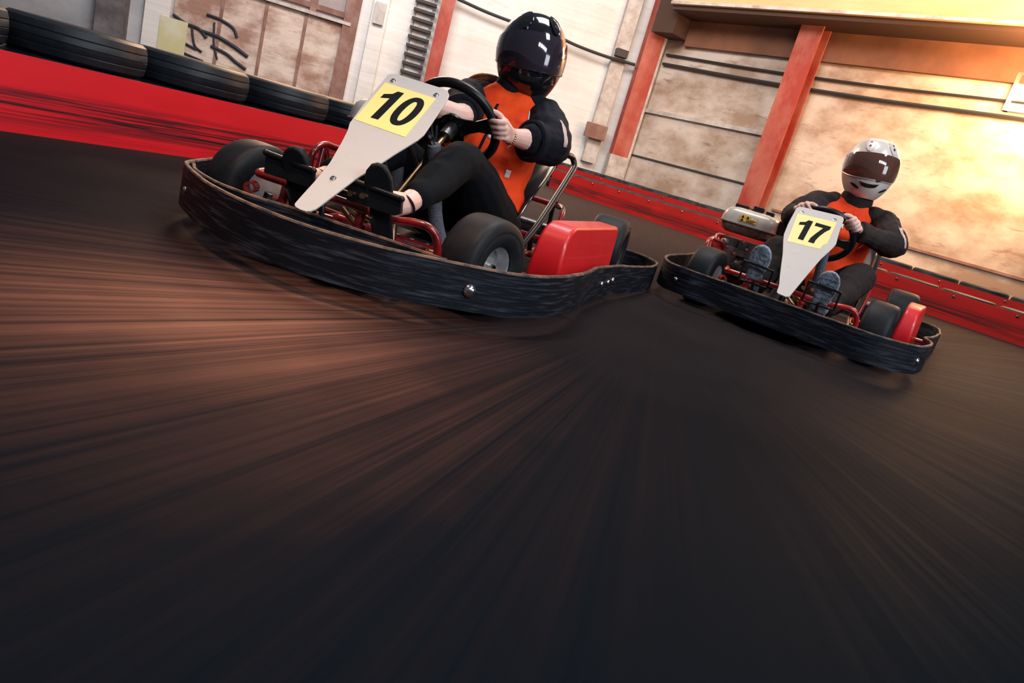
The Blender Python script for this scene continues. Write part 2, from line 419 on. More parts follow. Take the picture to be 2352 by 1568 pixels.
# ------------------------------------------------------------------ go-kart
PN = V((.6063, 0, .7952)); PU = V((-.7952, 0, .6063)); PO = V((.862, 0, .196))   # number plate plane
def wheel(root, name, c, R, w, axis, rimr, m='rubber'):
    """slick kart tyre around axis; axis points outwards"""
    mb = MB(); h = w / 2
    prof = [(rimr, -h * .82), (rimr + .006, -h * .9), (R - .045, -h), (R - .028, -h * .985), (R - .012, -h * .93), (R - .003, -h * .8), (R, -h * .55), (R + .001, 0),
            (R, h * .55), (R - .003, h * .8), (R - .012, h * .93), (R - .020, h * .95), (R - .023, h * .975), (R - .029, h * .985), (R - .033, h * .975), (R - .036, h), (R - .05, h * 1.0), (rimr + .006, h * .9), (rimr, h * .82)]
    mb.lathe(prof, c, axis, 56, closed=True)
    t = mb.build(name, m, root)
    mb = MB()
    prof = [(rimr + .004, h * .88), (rimr + .004, h * .80), (rimr - .004, h * .72), (rimr - .010, h * .2), (rimr * .55, -h * .05), (.030, -h * .02), (.028, h * .35), (.001, h * .38)]
    back = [(.001, -h * .7), (rimr - .01, -h * .75), (rimr + .004, -h * .88)]
    mb.lathe(prof[::-1] + [(rimr + .004, h * .5), (rimr + .002, -h * .88)] + back[::-1][1:], c, axis, 40)
    rm = mb.build('wheel_rim', 'rim', t)
    u, v, a = basis(axis); mb = MB()
    for k in range(3):
        t2 = 2 * PI * k / 3 + .4; q = V(c) + (u * math.cos(t2) + v * math.sin(t2)) * .034 + a * h * .05
        mb.lathe([(.006, 0), (.006, .014), (.001, .014)], q, a, 6)
    mb.lathe([(.010, 0), (.010, .02), (.001, .02)], V(c) + a * h * .38, a, 6)
    mb.build('wheel_nut', 'chrome', t)
    return t
def zt(x): return .13 + .04 * max(0, min(1, (x + .8) / 1.2))
def belt_ring(root, outline, closed, name, hgt=.115, th=.012, mname='black_plastic', wob=0, edge=True, dz=0):
    P = cr([(p[0], p[1], 0) for p in outline], 10, closed); n = len(P)
    vs = []; fs = []; top = []
    for i, p in enumerate(P):
        a = P[(i + 1) % n] if closed or i < n - 1 else P[i]; b = P[i - 1] if closed or i > 0 else P[i]
        t = (a - b).normalized(); nr = V((t.y, -t.x, 0))
        z1 = zt(p.x) + dz + wob * noise.noise(V((p.x * 9, p.y * 9, 3))); z0 = z1 - hgt + wob * 2.5 * noise.noise(V((p.x * 14, p.y * 14, 9)))
        lean = .006 * noise.noise(V((p.x * 4, p.y * 4, 1)))
        e = th / 2
        ring = [(-e, z0 + .002), (-e, (z0 * 2 + z1) / 3), (-e, (z0 + 2 * z1) / 3), (-e, z1 - .003), (-e * .5, z1), (e * .5, z1), (e, z1 - .003), (e, (z0 + 2 * z1) / 3), (e * 1.3 , (z0 * 2 + z1) / 3), (e, z0 + .002)]
        for (q, z) in ring: vs.append(V((p.x, p.y, z)) - nr * (q + lean))
        top.append((V((p.x, p.y, z1)) - nr * lean, nr))
    k = 10
    for i in range(n if closed else n - 1):
        j = (i + 1) % n
        for q in range(k): fs.append((i * k + q, i * k + (q + 1) % k, j * k + (q + 1) % k, j * k + q))
    if not closed: fs += [tuple(range(k)), tuple((n - 1) * k + q for q in range(k - 1, -1, -1))]
    mb = MB(); mb.add(vs, fs); o = mb.build(name, mname, root)
    if edge:
        vs = []; fs = []
        for (p, nr) in top:
            w = th * .5 + .0006
            for (q, z) in ((-w, -.0035), (-w * .7, .0012), (w * .7, .0012), (w, -.0035)): vs.append(p - nr * q + V((0, 0, z)))
        for i in range(n if closed else n - 1):
            j = (i + 1) % n
            for q in range(4): fs.append((i * 4 + q, i * 4 + (q + 1) % 4, j * 4 + (q + 1) % 4, j * 4 + q))
        mb = MB(); mb.add(vs, fs); mb.build('worn_edge', 'worn_edge', o)
    return o, P
def nearest(P, x, y):
    n = len(P); i = min(range(n), key=lambda k: (P[k].x - x) ** 2 + (P[k].y - y) ** 2)
    t = (P[(i + 1) % n] - P[i - 1]).normalized(); return P[i], V((t.y, -t.x, 0))
DIG = {
 '1': [[(.002, 0), (.026, 0), (.026, .148), (.006, .148), (-.002, .130), (-.024, .119), (-.024, .098), (.002, .107)]],
 '7': [[(-.032, .146), (.034, .146), (.034, .125), (.020, .098), (.008, .062), (.001, .028), (.000, 0), (-.025, 0), (-.023, .032), (-.012, .070), (.006, .122), (-.032, .122)]],
}
def kart(label, num, loc, rz, outline, inner, P):
    root = empty('go_kart', loc, rz); tag(root, label, 'go-kart')
    red = P['red']
    # bumper belt
    ring, RP = belt_ring(root, outline, True, 'bumper_belt', hgt=P.get('hgt', .118), wob=.0016)
    for (bx, by, bz, br) in P['bolts']:
        p, nr = nearest(RP, bx, by)
        if nr.dot(V((bx, by, 0))) < 0: nr = -nr
        mb = MB(); mb.lathe([(br * 1.05, 0), (br, br * .25), (br * .8, br * .5), (br * .5, br * .68), (br * .2, br * .75), (.0005, br * .76)] , V((p.x, p.y, bz)) + nr * .006, nr, 16)
        mb.build('bolt', 'chrome', ring)
    if inner: belt_ring(root, inner, False, 'inner_belt', hgt=.10, th=.010, wob=.001)
    # floor tray
    mb = MB(); mb.prism([(.80, -.10), (.80, .10), (.66, .27), (-.15, .27), (-.15, -.27), (.66, -.27)], (0, 0, .045), (1, 0, 0), (0, 1, 0), (0, 0, 1), .004)
    tr = mb.build('floor_tray', 'tray', root, smooth=False)
    mb = MB()
    for i in range(30):
        for j in range(17):
            x = .02 + i * .021; y = -.25 + j * .031 + (i % 2) * .0155
            if abs(y) > .26: continue
            a = PI / 4 if (i + j) % 2 else -PI / 4
            mb.box((x, y, .0497), (.017, .0035, .002), Matrix.Rotation(a, 3, 'Z'))
    q = mb.build('tread_lozenges', 'chrome', tr, smooth=False)
    # chassis tubes
    mb = MB()
    for s in (-1, 1):
        mb.tube(cr([(.72, s * .17, .075), (.55, s * .24, .07), (.2, s * .28, .07), (-.3, s * .27, .075), (-.85, s * .28, .09)], 6), .014, 10)
        mb.tube(cr([(.53, s * .10, .12), (.55, s * .25, .12), (.53, s * .31, .13)], 5), .011, 10)
        mb.tube([(.15, s * .27, .07), (.18, s * .62, .09)], .011, 8)
        mb.tube([(-.35, s * .27, .075), (-.35, s * .64, .085)], .011, 8)
        mb.tube([(.66, s * .2, .075), (.82, s * .22, .10)], .011, 8)
    mb.tube([(.72, -.17, .075), (.72, .17, .075)], .013, 10)
    mb.tube([(-.85, -.28, .09), (-.85, .28, .09)], .013, 10)
    mb.tube([(.2, -.28, .07), (.2, .28, .07)], .012, 10)
    mb.build('chassis_frame', red, root)
    # front guard bar, bent down at its ends
    bz = .207
    bar = cr([(.60, -.285, bz + .004), (.675, -.268, bz), (.690, -.20, bz), (.690, 0, bz), (.690, .16, bz - .004), (.690, .23, bz + .006), (.685, .275, bz + .004), (.672, .300, bz - .03), (.655, .306, bz - .10)], 7)
    mb = MB(); mb.tube(bar, .0112, 14); mb.build('guard_bar', red, root)
    mb = MB()
    for y in (-.165, .075): mb.tube([(.685, y, .205), (.70, y - .004, .075)], .0125, 12)
    mb.tube([(.665, -.12, .08), (.70, -.205, .12)], .010, 10)
    mb.tube([(.66, .105, .075), (.62, .13, .16)], .009, 10)
    mb.build('bar_stay', red, root)
    mb = MB(); mb.lathe([(.012, -.02), (.017, -.02), (.017, .02), (.012, .02)], (.69, -.272, .165), (.8, .3, 0), 20, closed=True)
    mb.build('bush', red, root)
    mb = MB(); mb.prism([(-.02, -.02), (.025, -.012), (.008, .05), (-.012, .045)], (.66, .07, .11), (0, 1, 0), (0, 0, 1), (1, 0, 0), .004)
    mb.prism([(-.02, -.03), (.02, -.02), (.012, .045), (-.012, .04)], (.65, -.20, .11), (0, 1, 0), (0, 0, 1), (1, 0, 0), .004)
    mb.lathe([(.001, -.02), (.014, -.02), (.014, .02), (.001, .02)], (.60, -.28, .13), (0, .2, 1), 12); mb.lathe([(.001, -.02), (.014, -.02), (.014, .02), (.001, .02)], (.60, .29, .13), (0, .2, 1), 12)
    mb.build('bracket', 'steel', root, smooth=False, bevel=.002)
    mb = MB(); mb.tube([(.66, .000, .185), (.655, .055, .145)], .0085, 10); mb.tube([(.65, .004, .198), (.645, .10, .172)], .006, 8); mb.tube([(.66, .03, .18), (.655, .08, .165)], .005, 8)
    mb.lathe([(.001, 0), (.008, 0), (.008, .010), (.001, .010)], (.742, .062, .242), (1, .3, 0), 8); mb.lathe([(.001, 0), (.008, 0), (.008, .010), (.001, .010)], (.742, .098, .246), (1, .3, 0), 8)
    mb.tube([(.60, .02, .10), (.50, .30, .13)], .007, 8); mb.tube([(.60, -.02, .10), (.50, -.30, .13)], .007, 8)
    mb.build('tie_rod', 'brass', root)
    # wheels
    st = P['steer']; ax = V((math.sin(st), math.cos(st), 0))
    wheel(root, 'front_wheel', (.525, .385, .137), .137, .125, ax, .064)
    wheel(root, 'front_wheel', (.525, -.385, .137), .137, .125, -ax, .064)
    wheel(root, 'rear_wheel', (-.86, .50, .145), .145, .165, (0, 1, 0), .066)
    wheel(root, 'rear_wheel', (-.86, -.50, .145), .145, .165, (0, -1, 0), .066)
    mb = MB(); mb.tube([(-.86, -.42, .145), (-.86, .42, .145)], .02, 14); mb.build('rear_axle', 'steel', root)
    # side pod
    a0, a1, y0, y1, y2, y3, zt_ = P['pod']       # x rear, x front, inner front/outer front, inner rear/outer rear, top z
    prof = [(a1 - .03, .045), (a1 - .005, .10), (a1, .16), (a1 - .012, zt_ - .05), (a1 - .04, zt_ - .015), (a1 - .085, zt_), (a0 + .03, zt_), (a0 + .005, zt_ - .012), (a0, zt_ - .04), (a0 + .02, .045)]
    vs = []; k = len(prof)
    for side in (0, 1):
        for (x, z) in prof:
            t = (x - a1) / (a0 - a1); yi = y0 + (y2 - y0) * t; yo = y1 + (y3 - y1) * t
            tp = .014 * max(0, (z - .05) / .22)
            vs.append((x, yo - tp if side else yi + tp, z))
    fs = [tuple(range(k)), tuple(range(2 * k - 1, k - 1, -1))] + [(i, k + i, k + (i + 1) % k, (i + 1) % k) for i in range(k)]
    mb = MB(); mb.add(vs, fs); mb.build('side_pod', 'pod', root, bevel=.011, bseg=4, angle=50)
    # seat shell
    prof = [(.03, .115, .20), (-.02, .085, .215), (-.15, .06, .235), (-.26, .065, .25), (-.34, .11, .262), (-.42, .19, .270), (-.50, .29, .272), (-.58, .40, .268), (-.635, .475, .262), (-.655, .488, .245)]
    prof = cr(prof, 3); nu = 22; vs = []; fs = []
    for i, q in enumerate(prof):
        t = i / (len(prof) - 1)
        wing = .14 * math.exp(-((t - .42) / .23) ** 2) + .035
        fwd = .15 * math.exp(-((t - .60) / .28) ** 2)
        for j in range(nu + 1):
            s = j / nu * 2 - 1; a = abs(s) ** 2.6
            vs.append((q.x + a * fwd + .05 * a * (t > .5) * (t - .5), s * q.z * (1 - .02 * a), q.y + a * wing))
    for i in range(len(prof) - 1):
        for j in range(nu): fs.append((i * (nu + 1) + j, i * (nu + 1) + j + 1, (i + 1) * (nu + 1) + j + 1, (i + 1) * (nu + 1) + j))
    mb = MB(); mb.add(vs, fs); seat = mb.build('seat', 'seat', root, solid=.012, bevel=.004)
    for s in (-1, 1):
        mb = MB(); mb.tube(cr([(-.20, s * .285, .12), (-.34, s * .29, .20), (-.52, s * .288, .32), (-.66, s * .285, .415), (-.715, s * .28, .455), (-.715, s * .262, .487), (-.66, s * .25, .492), (-.63, s * .235, .488)], 5), .0135, 12)
        mb.tube([(-.30, s * .285, .175), (-.40, s * .27, .08)], .010, 10)
        mb.tube([(-.52, s * .285, .32), (-.62, s * .27, .10)], .009, 10)
        f = mb.build('seat_frame', 'black', seat)
        mb = MB(); mb.lathe([(.009, 0), (.009, .012), (.001, .012)], (-.50, s * .295, .30), (0, s, 0), 8); mb.lathe([(.006, 0), (.006, .02), (.001, .02)], (-.60, s * .285, .27), (0, s, 0), 8)
        mb.build('bolt', 'chrome', f)
    mb = MB()
    mb.tube(cr([(-.52, .30, .10), (-.60, .31, .20), (-.66, .30, .26), (-.72, .27, .27)], 5), .012, 10)
    mb.tube(cr([(-.52, -.30, .10), (-.60, -.31, .20), (-.66, -.30, .26), (-.72, -.27, .27)], 5), .012, 10)
    mb.tube([(-.72, -.27, .27), (-.72, .27, .27)], .012, 10)
    mb.build('seat_stay', red, root)
    # steering
    cdir = V((.78, 0, -.626)).normalized(); C0 = V(P['swc'])
    u = V((0, 1, 0)); up = u.cross(cdir) * -1
    if up.z < 0: up = -up
    R = .152; rot = P['swrot']
    e1 = u * math.cos(rot) + up * math.sin(rot); e2 = -u * math.sin(rot) + up * math.cos(rot)
    mb = MB(); mb.tube([C0 + (e1 * math.cos(2 * PI * k / 56) + e2 * math.sin(2 * PI * k / 56)) * R for k in range(56)], .0165, 14, closed=True)
    sw = mb.build('steering_wheel', 'black', root)
    sw['label'] = 'black padded steering wheel rim'
    mb = MB()
    for ang in (0.05, PI - .05, -PI / 2):
        d = e1 * math.cos(ang) + e2 * math.sin(ang); s = cdir.cross(d)
        n = [(0, .045), (.06, .026), (.10, .020), (R - .004, .030), (R - .004, -.030), (.10, -.020), (.06, -.026), (0, -.045)]
        mb.prism(n, C0 + cdir * .022, d, s, cdir, .005)
    mb.lathe([(.001, .018), (.050, .018), (.050, .028), (.001, .028)], C0, cdir, 28)
    mb.build('spokes', 'black', sw, smooth=False)
    mb = MB(); mb.lathe([(.001, .028), (.0235, .028), (.0235, .088), (.001, .088)], C0, cdir, 24); mb.build('hub', 'steel', sw)
    mb = MB()
    for k in range(6):
        t = k * PI / 3 + .3
        mb.lathe([(.001, .028), (.0045, .028), (.0045, .034), (.001, .034)], C0 + (e1 * math.cos(t) + e2 * math.sin(t)) * .038, cdir, 8)
    mb.build('bolt', 'chrome', sw)
    mb = MB(); mb.tube([C0 + cdir * .05, C0 + cdir * .53], .0095, 14); mb.build('steering_column', 'brass', root)
    # column support posts in foam
    for s in (-1, 1):
        mb = MB(); pts = cr([(.30, s * .060, .405), (.25, s * .07, .30), (.20, s * .080, .18), (.14, s * .10, .085), (.12, s * .115, .055)], 6)
        mb.tube(pts, [.021 + .006 * (i / len(pts)) for i in range(len(pts))], 16)
        fo = mb.build('foam_post', 'foam', root)
        mb = MB(); mb.tube([(.30, s * .060, .40), (.315, s * .05, .425), C0 + cdir * .26 + V((0, s * .012, 0))], .008, 10); mb.build('post_tube', 'black', fo)
    # straps round the column
    mb = MB()
    for (dy, dx) in ((-.03, .15), (.01, .20)):
        c = C0 + cdir * dx
        mb.tube(cr([c + V((.015, dy, .10)), c + V((.02, dy + .012, .05)), c + V((.02, .012, 0)), c + V((.0, .022, -.025)), c + V((-.015, .0, -.01))], 5), .006, 8, flat=.35)
    mb.build('strap', 'black', root)
    # number plate
    mb = MB(); pl = P['plate']
    pp = [(a, b) for a, b in pl]
    mb.prism(pp, PO, (0, 1, 0), PU, PN, -.005)
    plate = mb.build('number_plate', P['plate_mat'], root, smooth=False, bevel=.0012)
    mb = MB(); mb.prism(P['sticker'], PO + PN * .0002, (0, 1, 0), PU, PN, .0007)
    stk = mb.build('number_sticker', 'yellow', plate, smooth=False)
    dy = P['digit_y']; v0 = P['digit_v']; sh = P.get('shear', 0); sc = P.get('dsc', 1)
    base = PO + PN * .0010
    for ch, cx in zip(num, dy):
        mb = MB()
        if ch == '0':
            n = 40; po = []; pi_ = []
            for k in range(n):
                t = 2 * PI * k / n; c, s = math.cos(t), math.sin(t)
                po.append((cx + .034 * sc * math.copysign(abs(c) ** .9, c), v0 + .072 * sc + .074 * sc * math.copysign(abs(s) ** .9, s)))
                pi_.append((cx + .0125 * sc * math.copysign(abs(c) ** .9, c), v0 + .072 * sc + .052 * sc * math.copysign(abs(s) ** .95, s)))
            vs = []; fs = []
            for (ring, h) in ((po, 0), (pi_, 0), (po, .0007), (pi_, .0007)):
                for (a, b) in ring: vs.append(base + V((0, a + sh * (b - v0), 0)) + PU * b + PN * h)
            for k in range(n):
                j = (k + 1) % n
                fs += [(2 * n + k, 2 * n + j, 3 * n + j, 3 * n + k), (k, j, 2 * n + j, 2 * n + k), (n + k, n + j, 3 * n + j, 3 * n + k)]
            mb.add(vs, fs)
        else:
            for poly in DIG[ch]: mb.prism([(cx + a * sc + sh * b, v0 + b * sc) for a, b in poly], base, (0, 1, 0), PU, PN, .0007)
        mb.build('digit', 'ink', stk, smooth=False)
    for (a, b) in P['screws']:
        mb = MB(); mb.lathe([(.0085, 0), (.0085, .0015), (.005, .002), (.0048, .0055), (.001, .0055)], PO + V((0, a, 0)) + PU * b, PN, 14)
        mb.build('screw', 'chrome', plate)
    mb = MB()
    for s in (-1, 1):
        mb.tube([PO + V((0, s * .07, 0)) + PU * .56 - PN * .008, PO + V((-.02, s * .05, 0)) + PU * .30 - PN * .05, (.40, s * .012, .215)], .006, 8)
    mb.tube([(.74, 0, .08), PO + PU * .10 - PN * .022], .008, 8)
    mb.build('plate_stay', 'black', root)
    # pedals
    for s, ys in P['pedals']:
        ya, yb = ys; mb = MB(); x0 = .742
        pr = .0075 if P['solid_pedal'] else .0052
        mb.tube([(x0, ya, .275), (x0, yb, .268)], pr, 12)
        if P['solid_pedal']:
            mb.prism([(ya, .272), (yb, .266), (yb + .006 * s, .232), (yb - .01, .222), (ya + .004, .222)], (x0 - .012, 0, 0), (0, 1, 0), (0, 0, 1), (1, 0, 0), .012)
        else:
            mb.tube([(x0, yb, .268), (x0 - .015, yb, .19)], .0045, 8); mb.tube([(x0, ya, .275), (x0 - .015, ya, .19)], .0045, 8)
            mb.tube([(x0 - .015, ya, .19), (x0 - .015, yb, .19)], .0045, 8)
        mb.ball((x0, ya, .275), pr * 1.2); mb.ball((x0, yb, .268), pr * 1.2)
        mb.tube([(x0 - .01, (ya + yb) / 2, .20), (.60, (ya + yb) / 2, .07)], .007, 8)
        mb.build('pedal', 'black', root)
    # engine on the driver's right
    ex, ey = P['eng']
    mb = MB(); mb.box((ex, ey, .21), (.22, .20, .20)); mb.box((ex + .10, ey + .06, .27), (.08, .11, .09)); mb.box((ex + .12, ey - .03, .20), (.05, .08, .13))
    mb.lathe([(.03, 0), (.03, .06), (.018, .07), (.018, .10), (.001, .10)], (ex + .08, ey + .02, .17), (1, .1, 0), 14)
    mb.lathe([(.022, 0), (.022, .04), (.012, .05), (.001, .05)], (ex + .12, ey - .07, .28), (1, -.2, 0), 12)
    mb.lathe([(.02, 0), (.02, .035), (.001, .035)], (ex + .125, ey + .06, .16), (1, 0, 0), 10)
    for k in range(7): mb.box((ex + .09, ey - .02, .13 + k * .014), (.06, .17, .004))
    eng = mb.build('engine', 'engine', root, smooth=False, bevel=.005)
    mb = MB()
    for (a, b, c) in ((.145, .06, .275), (.145, .03, .31), (.145, -.05, .26), (.15, .05, .20), (.15, .0, .235), (.15, -.06, .20), (.145, .085, .165), (.15, -.02, .165)):
        mb.lathe([(.008, 0), (.008, .012), (.001, .012)], (ex + a, ey + b, c), (1, 0, 0), 6)
    mb.build('bolt', 'chrome', eng)
    # fuel tank
    tx, ty, tz = ex + .02, ey + .01, .345
    def rr(hx, hy, r=.045, n=5):
        pts = []
        for (cx, cy, a0_) in ((hx - r, hy - r, 0), (-hx + r, hy - r, PI / 2), (-hx + r, -hy + r, PI), (hx - r, -hy + r, 3 * PI / 2)):
            for k in range(n + 1):
                t = a0_ + PI / 2 * k / n; pts.append((cx + r * math.cos(t), cy + r * math.sin(t)))
        return pts
    def stack(rings, mname, nm, par):
        vs = []; fs = []
        for (hx, hy, z) in rings: vs += [(tx + a, ty + b, z) for a, b in rr(hx, hy, min(.045, hx * .6, hy * .6))]
        k = 24
        for i in range(len(rings) - 1):
            for q in range(k): fs.append((i * k + q, i * k + (q + 1) % k, (i + 1) * k + (q + 1) % k, (i + 1) * k + q))
        fs += [tuple(range(k - 1, -1, -1)), tuple((len(rings) - 1) * k + q for q in range(k))]
        m_ = MB(); m_.add(vs, fs); return m_.build(nm, mname, par)
    tank = stack([(.118, .158, tz + .052), (.116, .156, tz + .085), (.108, .148, tz + .115), (.09, .13, tz + .135), (.06, .09, tz + .143)], 'tank', 'fuel_tank', eng)
    tank['label'] = 'cream fuel tank top'
    stack([(.085, .12, tz - .005), (.105, .145, tz + .012), (.112, .152, tz + .045), (.113, .153, tz + .052)], 'tank_low', 'tank_base', eng)
    stack([(.125, .166, tz + .049), (.125, .166, tz + .054)], 'tank_low', 'tank_seam', eng)
    mb = MB(); mb.lathe([(.036, 0), (.036, .014), (.030, .024), (.001, .025)], (tx, ty + .01, tz + .138), (0, 0, 1), 18)
    mb.box((tx, ty - .075, tz + .150), (.06, .08, .022)); mb.box((tx + .02, ty + .02, tz + .158), (.05, .06, .03)); mb.box((tx + .01, ty + .085, tz + .148), (.045, .045, .028))
    mb.build('tank_cap', 'muffler', eng, bevel=.003)
    if P.get('warn'):
        mb = MB(); mb.prism([(-.052, -.018), (.048, -.016), (.050, .018), (-.050, .018)], (tx + .1185, ty + .0, tz + .090), (0, 1, 0), V((-.14, 0, 1)).normalized(), V((1, 0, .14)).normalized(), .0012)
        wl = mb.build('warning_label', 'yellow_w', eng, smooth=False)
        mb = MB()
        for (a, b, t) in ((-.036, .008, 3), (-.008, .008, 3), (-.036, -.009, 3)):
            for k in range(1): mb.prism([(a - .009, b - .006), (a + .009, b - .006), (a, b + .009)], (tx + .120, ty, tz + .090), (0, 1, 0), V((-.14, 0, 1)).normalized(), V((1, 0, .14)).normalized(), .0008)
        for (b, w_) in ((-.004, .05), (-.009, .045), (-.014, .04)):
            mb.prism([(-.012, b - .001), (-.012 + w_, b - .001), (-.012 + w_, b + .001), (-.012, b + .001)], (tx + .120, ty, tz + .090), (0, 1, 0), V((-.14, 0, 1)).normalized(), V((1, 0, .14)).normalized(), .0006)
        mb.build('warning_symbols', 'ink', wl, smooth=False)
        mb = MB()
        for (a, b) in ((.018, .008), (.036, .006)): mb.lathe([(.001, 0), (.0075, 0), (.0075, .0012), (.001, .0012)], V((tx + .1197, ty + a, tz + .090 + b)), (1, 0, .14), 16)
        mb.build('warning_disc', 'white_cloth', wl)
    # muffler
    mb = MB(); mb.box((ex - .01, ey + .205, .40), (.17, .085, .15))
    for k in range(8): mb.box((ex - .01, ey + .245, .335 + k * .018), (.175, .02, .006))
    mb.build('muffler', 'muffler', eng, bevel=.012, bseg=3)
    # recoil fan cover
    mb = MB(); o = V((ex + .03, ey - .135, .215)); a = V((.35, -1, 0)).normalized()
    mb.lathe([(.100, -.03), (.100, .01), (.092, .022), (.075, .026), (.073, .034), (.062, .050), (.03, .058), (.001, .058)], o, a, 36)
    fan = mb.build('fan_cover', 'redmetal', eng)
    uu, vv, aa = basis(a); mb = MB()
    for k in range(22):
        t = 2 * PI * k / 22; d = uu * math.cos(t) + vv * math.sin(t)
        mb.tube([o + d * .045 + aa * .0565, o + d * .062 + aa * .052, o + d * .070 + aa * .042], .0028, 6)
    mb.build('cooling_slot', 'muffler', fan)
    # hoop protecting the engine
    hx, hy, hz = P['hoop']
    mb = MB(); mb.tube(cr([(hx + .04, hy - .005, .08), (hx + .04, hy, .20), (hx + .035, hy, .27), (hx - .02, hy, .30), (hx - .10, hy, .295), (hx - .30, hy, .28), (hx - .40, hy, .24), (hx - .42, hy, .10)], 6), .011, 12)
    mb.tube([(hx - .02, hy, .295), (hx + .03, hy + .02, .12)], .010, 10); mb.tube([(hx - .03, hy, .295), (hx - .10, hy + .02, .12)], .010, 10)
    mb.tube([(hx + .03, hy + .02, .20), (hx - .09, hy + .02, .19)], .008, 10)
    mb.build('engine_hoop', red, root)
    mb = MB(); mb.tube(cr([(.35, .10, .06), (.5, .17, .10), (.66, .14, .10)], 6), .0035, 6); mb.tube(cr([(.35, .13, .06), (.5, .22, .12), (.64, .19, .15)], 6), .0035, 6); mb.tube(cr([(.3, -.1, .06), (.5, -.15, .12), (.66, -.14, .15)], 6), .0035, 6)
    mb.build('brake_cable', 'steel', root)
    return root
M['yellow_w'] = mat('amber warning label', (.80, .48, .06), .45)

OUT1 = [(.945, .12), (.905, .265), (.833, .369), (.758, .456), (.678, .532), (.564, .587), (.43, .615), (.232, .626), (-.015, .622), (-.18, .632), (-.336, .650), (-.556, .690), (-.82, .733), (-.97, .741), (-1.10, .713), (-1.20, .62), (-1.215, .45), (-1.215, 0), (-1.215, -.45), (-1.19, -.62), (-1.08, -.72), (-.9, -.74), (-.55, -.71), (-.25, -.67), (.1, -.655), (.342, -.640), (.485, -.597), (.632, -.537), (.700, -.489), (.80, -.36), (.872, -.235), (.925, -.09), (.949, .03)]
IN1 = [(.655, -.505), (.735, -.425), (.800, -.30), (.822, -.165), (.80, -.048), (.803, .089), (.795, .242), (.807, .357), (.800, .385)]
OUT2 = [(.858, .021), (.882, .197), (.905, .36), (.875, .457), (.789, .538), (.611, .587), (.46, .600), (.33, .585), (.22, .598), (.08, .632), (-.102, .66), (-.40, .70), (-.66, .728), (-.95, .748), (-1.10, .735), (-1.20, .67), (-1.23, .5), (-1.23, 0), (-1.23, -.5), (-1.19, -.68), (-1.05, -.76), (-.8, -.76), (-.55, -.72), (-.25, -.676), (.05, -.645), (.326, -.616), (.517, -.592), (.66, -.555), (.765, -.50), (.82, -.40), (.82, -.30), (.835, -.166)]
K1 = ((-.39302, 2.52714, 0), -1.80920); K2 = ((1.36598, 3.65007, 0), -2.00144)
P1 = dict(red='red_frame', steer=math.radians(17), pod=(-.475, .195, .425, .545, .485, .603, .277),
    bolts=[(.76, .44, .108, .017), (.757, -.43, .11, .009), (-.13, .66, .086, .010), (-.225, .67, .086, .010), (-.275, .673, .090, .011)],
    swc=(.04, .005, .487), swrot=.25, plate_mat='plate',
    plate=[(-.102, .594), (-.104, .607), (-.099, .618), (-.086, .624), (.083, .616), (.098, .609), (.110, .594), (.116, .574), (.130, .453), (.137, .387), (.133, .359), (.108, .275), (.090, .204), (.071, .141), (.049, .017), (.045, -.001), (.038, -.012), (.028, -.018), (.012, -.018), (-.002, -.015), (-.010, -.009), (-.012, -.003), (-.014, .030), (-.016, .081), (-.024, .169), (-.045, .26), (-.059, .311), (-.073, .345), (-.087, .44), (-.095, .52)],
    sticker=[(-.089, .567), (.085, .558), (.097, .354), (-.070, .365)], digit_y=(-.036, .043), digit_v=.392, shear=0, dsc=1.0,
    screws=[(-.072, .585), (.078, .574), (.020, .118)], pedals=[(1, (-.207, -.057)), (1, (.050, .205))], solid_pedal=True,
    eng=(-.36, -.430), hoop=(.27, -.35, .3))
P2 = dict(red='red_frame2', steer=math.radians(6), pod=(-.13, .35, .455, .540, .485, .592, .278),
    bolts=[(.76, .55, .108, .014), (.80, -.44, .11, .009)],
    swc=(.05, -.003, .468), swrot=-.05, plate_mat='plate2',
    plate=[(-.119, .575), (-.118, .592), (-.108, .604), (-.095, .607), (.070, .619), (.084, .613), (.090, .598), (.096, .504), (.106, .417), (.101, .384), (.077, .288), (.056, .156), (.040, .05), (.034, .008), (.020, -.002), (-.012, .002), (-.019, .008), (-.024, .05), (-.040, .111), (-.074, .253), (-.100, .34), (-.110, .38), (-.116, .451)],
    sticker=[(-.102, .550), (.068, .563), (.072, .40), (.060, .385), (.055, .35), (-.083, .338)], digit_y=(-.050, .022), digit_v=.374, shear=0, dsc=1.0,
    screws=[(-.087, .568), (.055, .578)], pedals=[(1, (-.20, -.075)), (1, (.075, .205))], solid_pedal=False, warn=True, hgt=.12,
    eng=(-.39, -.422), hoop=(.27, -.47, .3))
kart('black-bumpered go-kart with number 10 plate, nearest the camera', '10', K1[0], K1[1], OUT1, IN1, P1)
kart('black-bumpered go-kart with number 17 plate and cream fuel tank, behind on the right', '17', K2[0], K2[1], OUT2, None, P2)

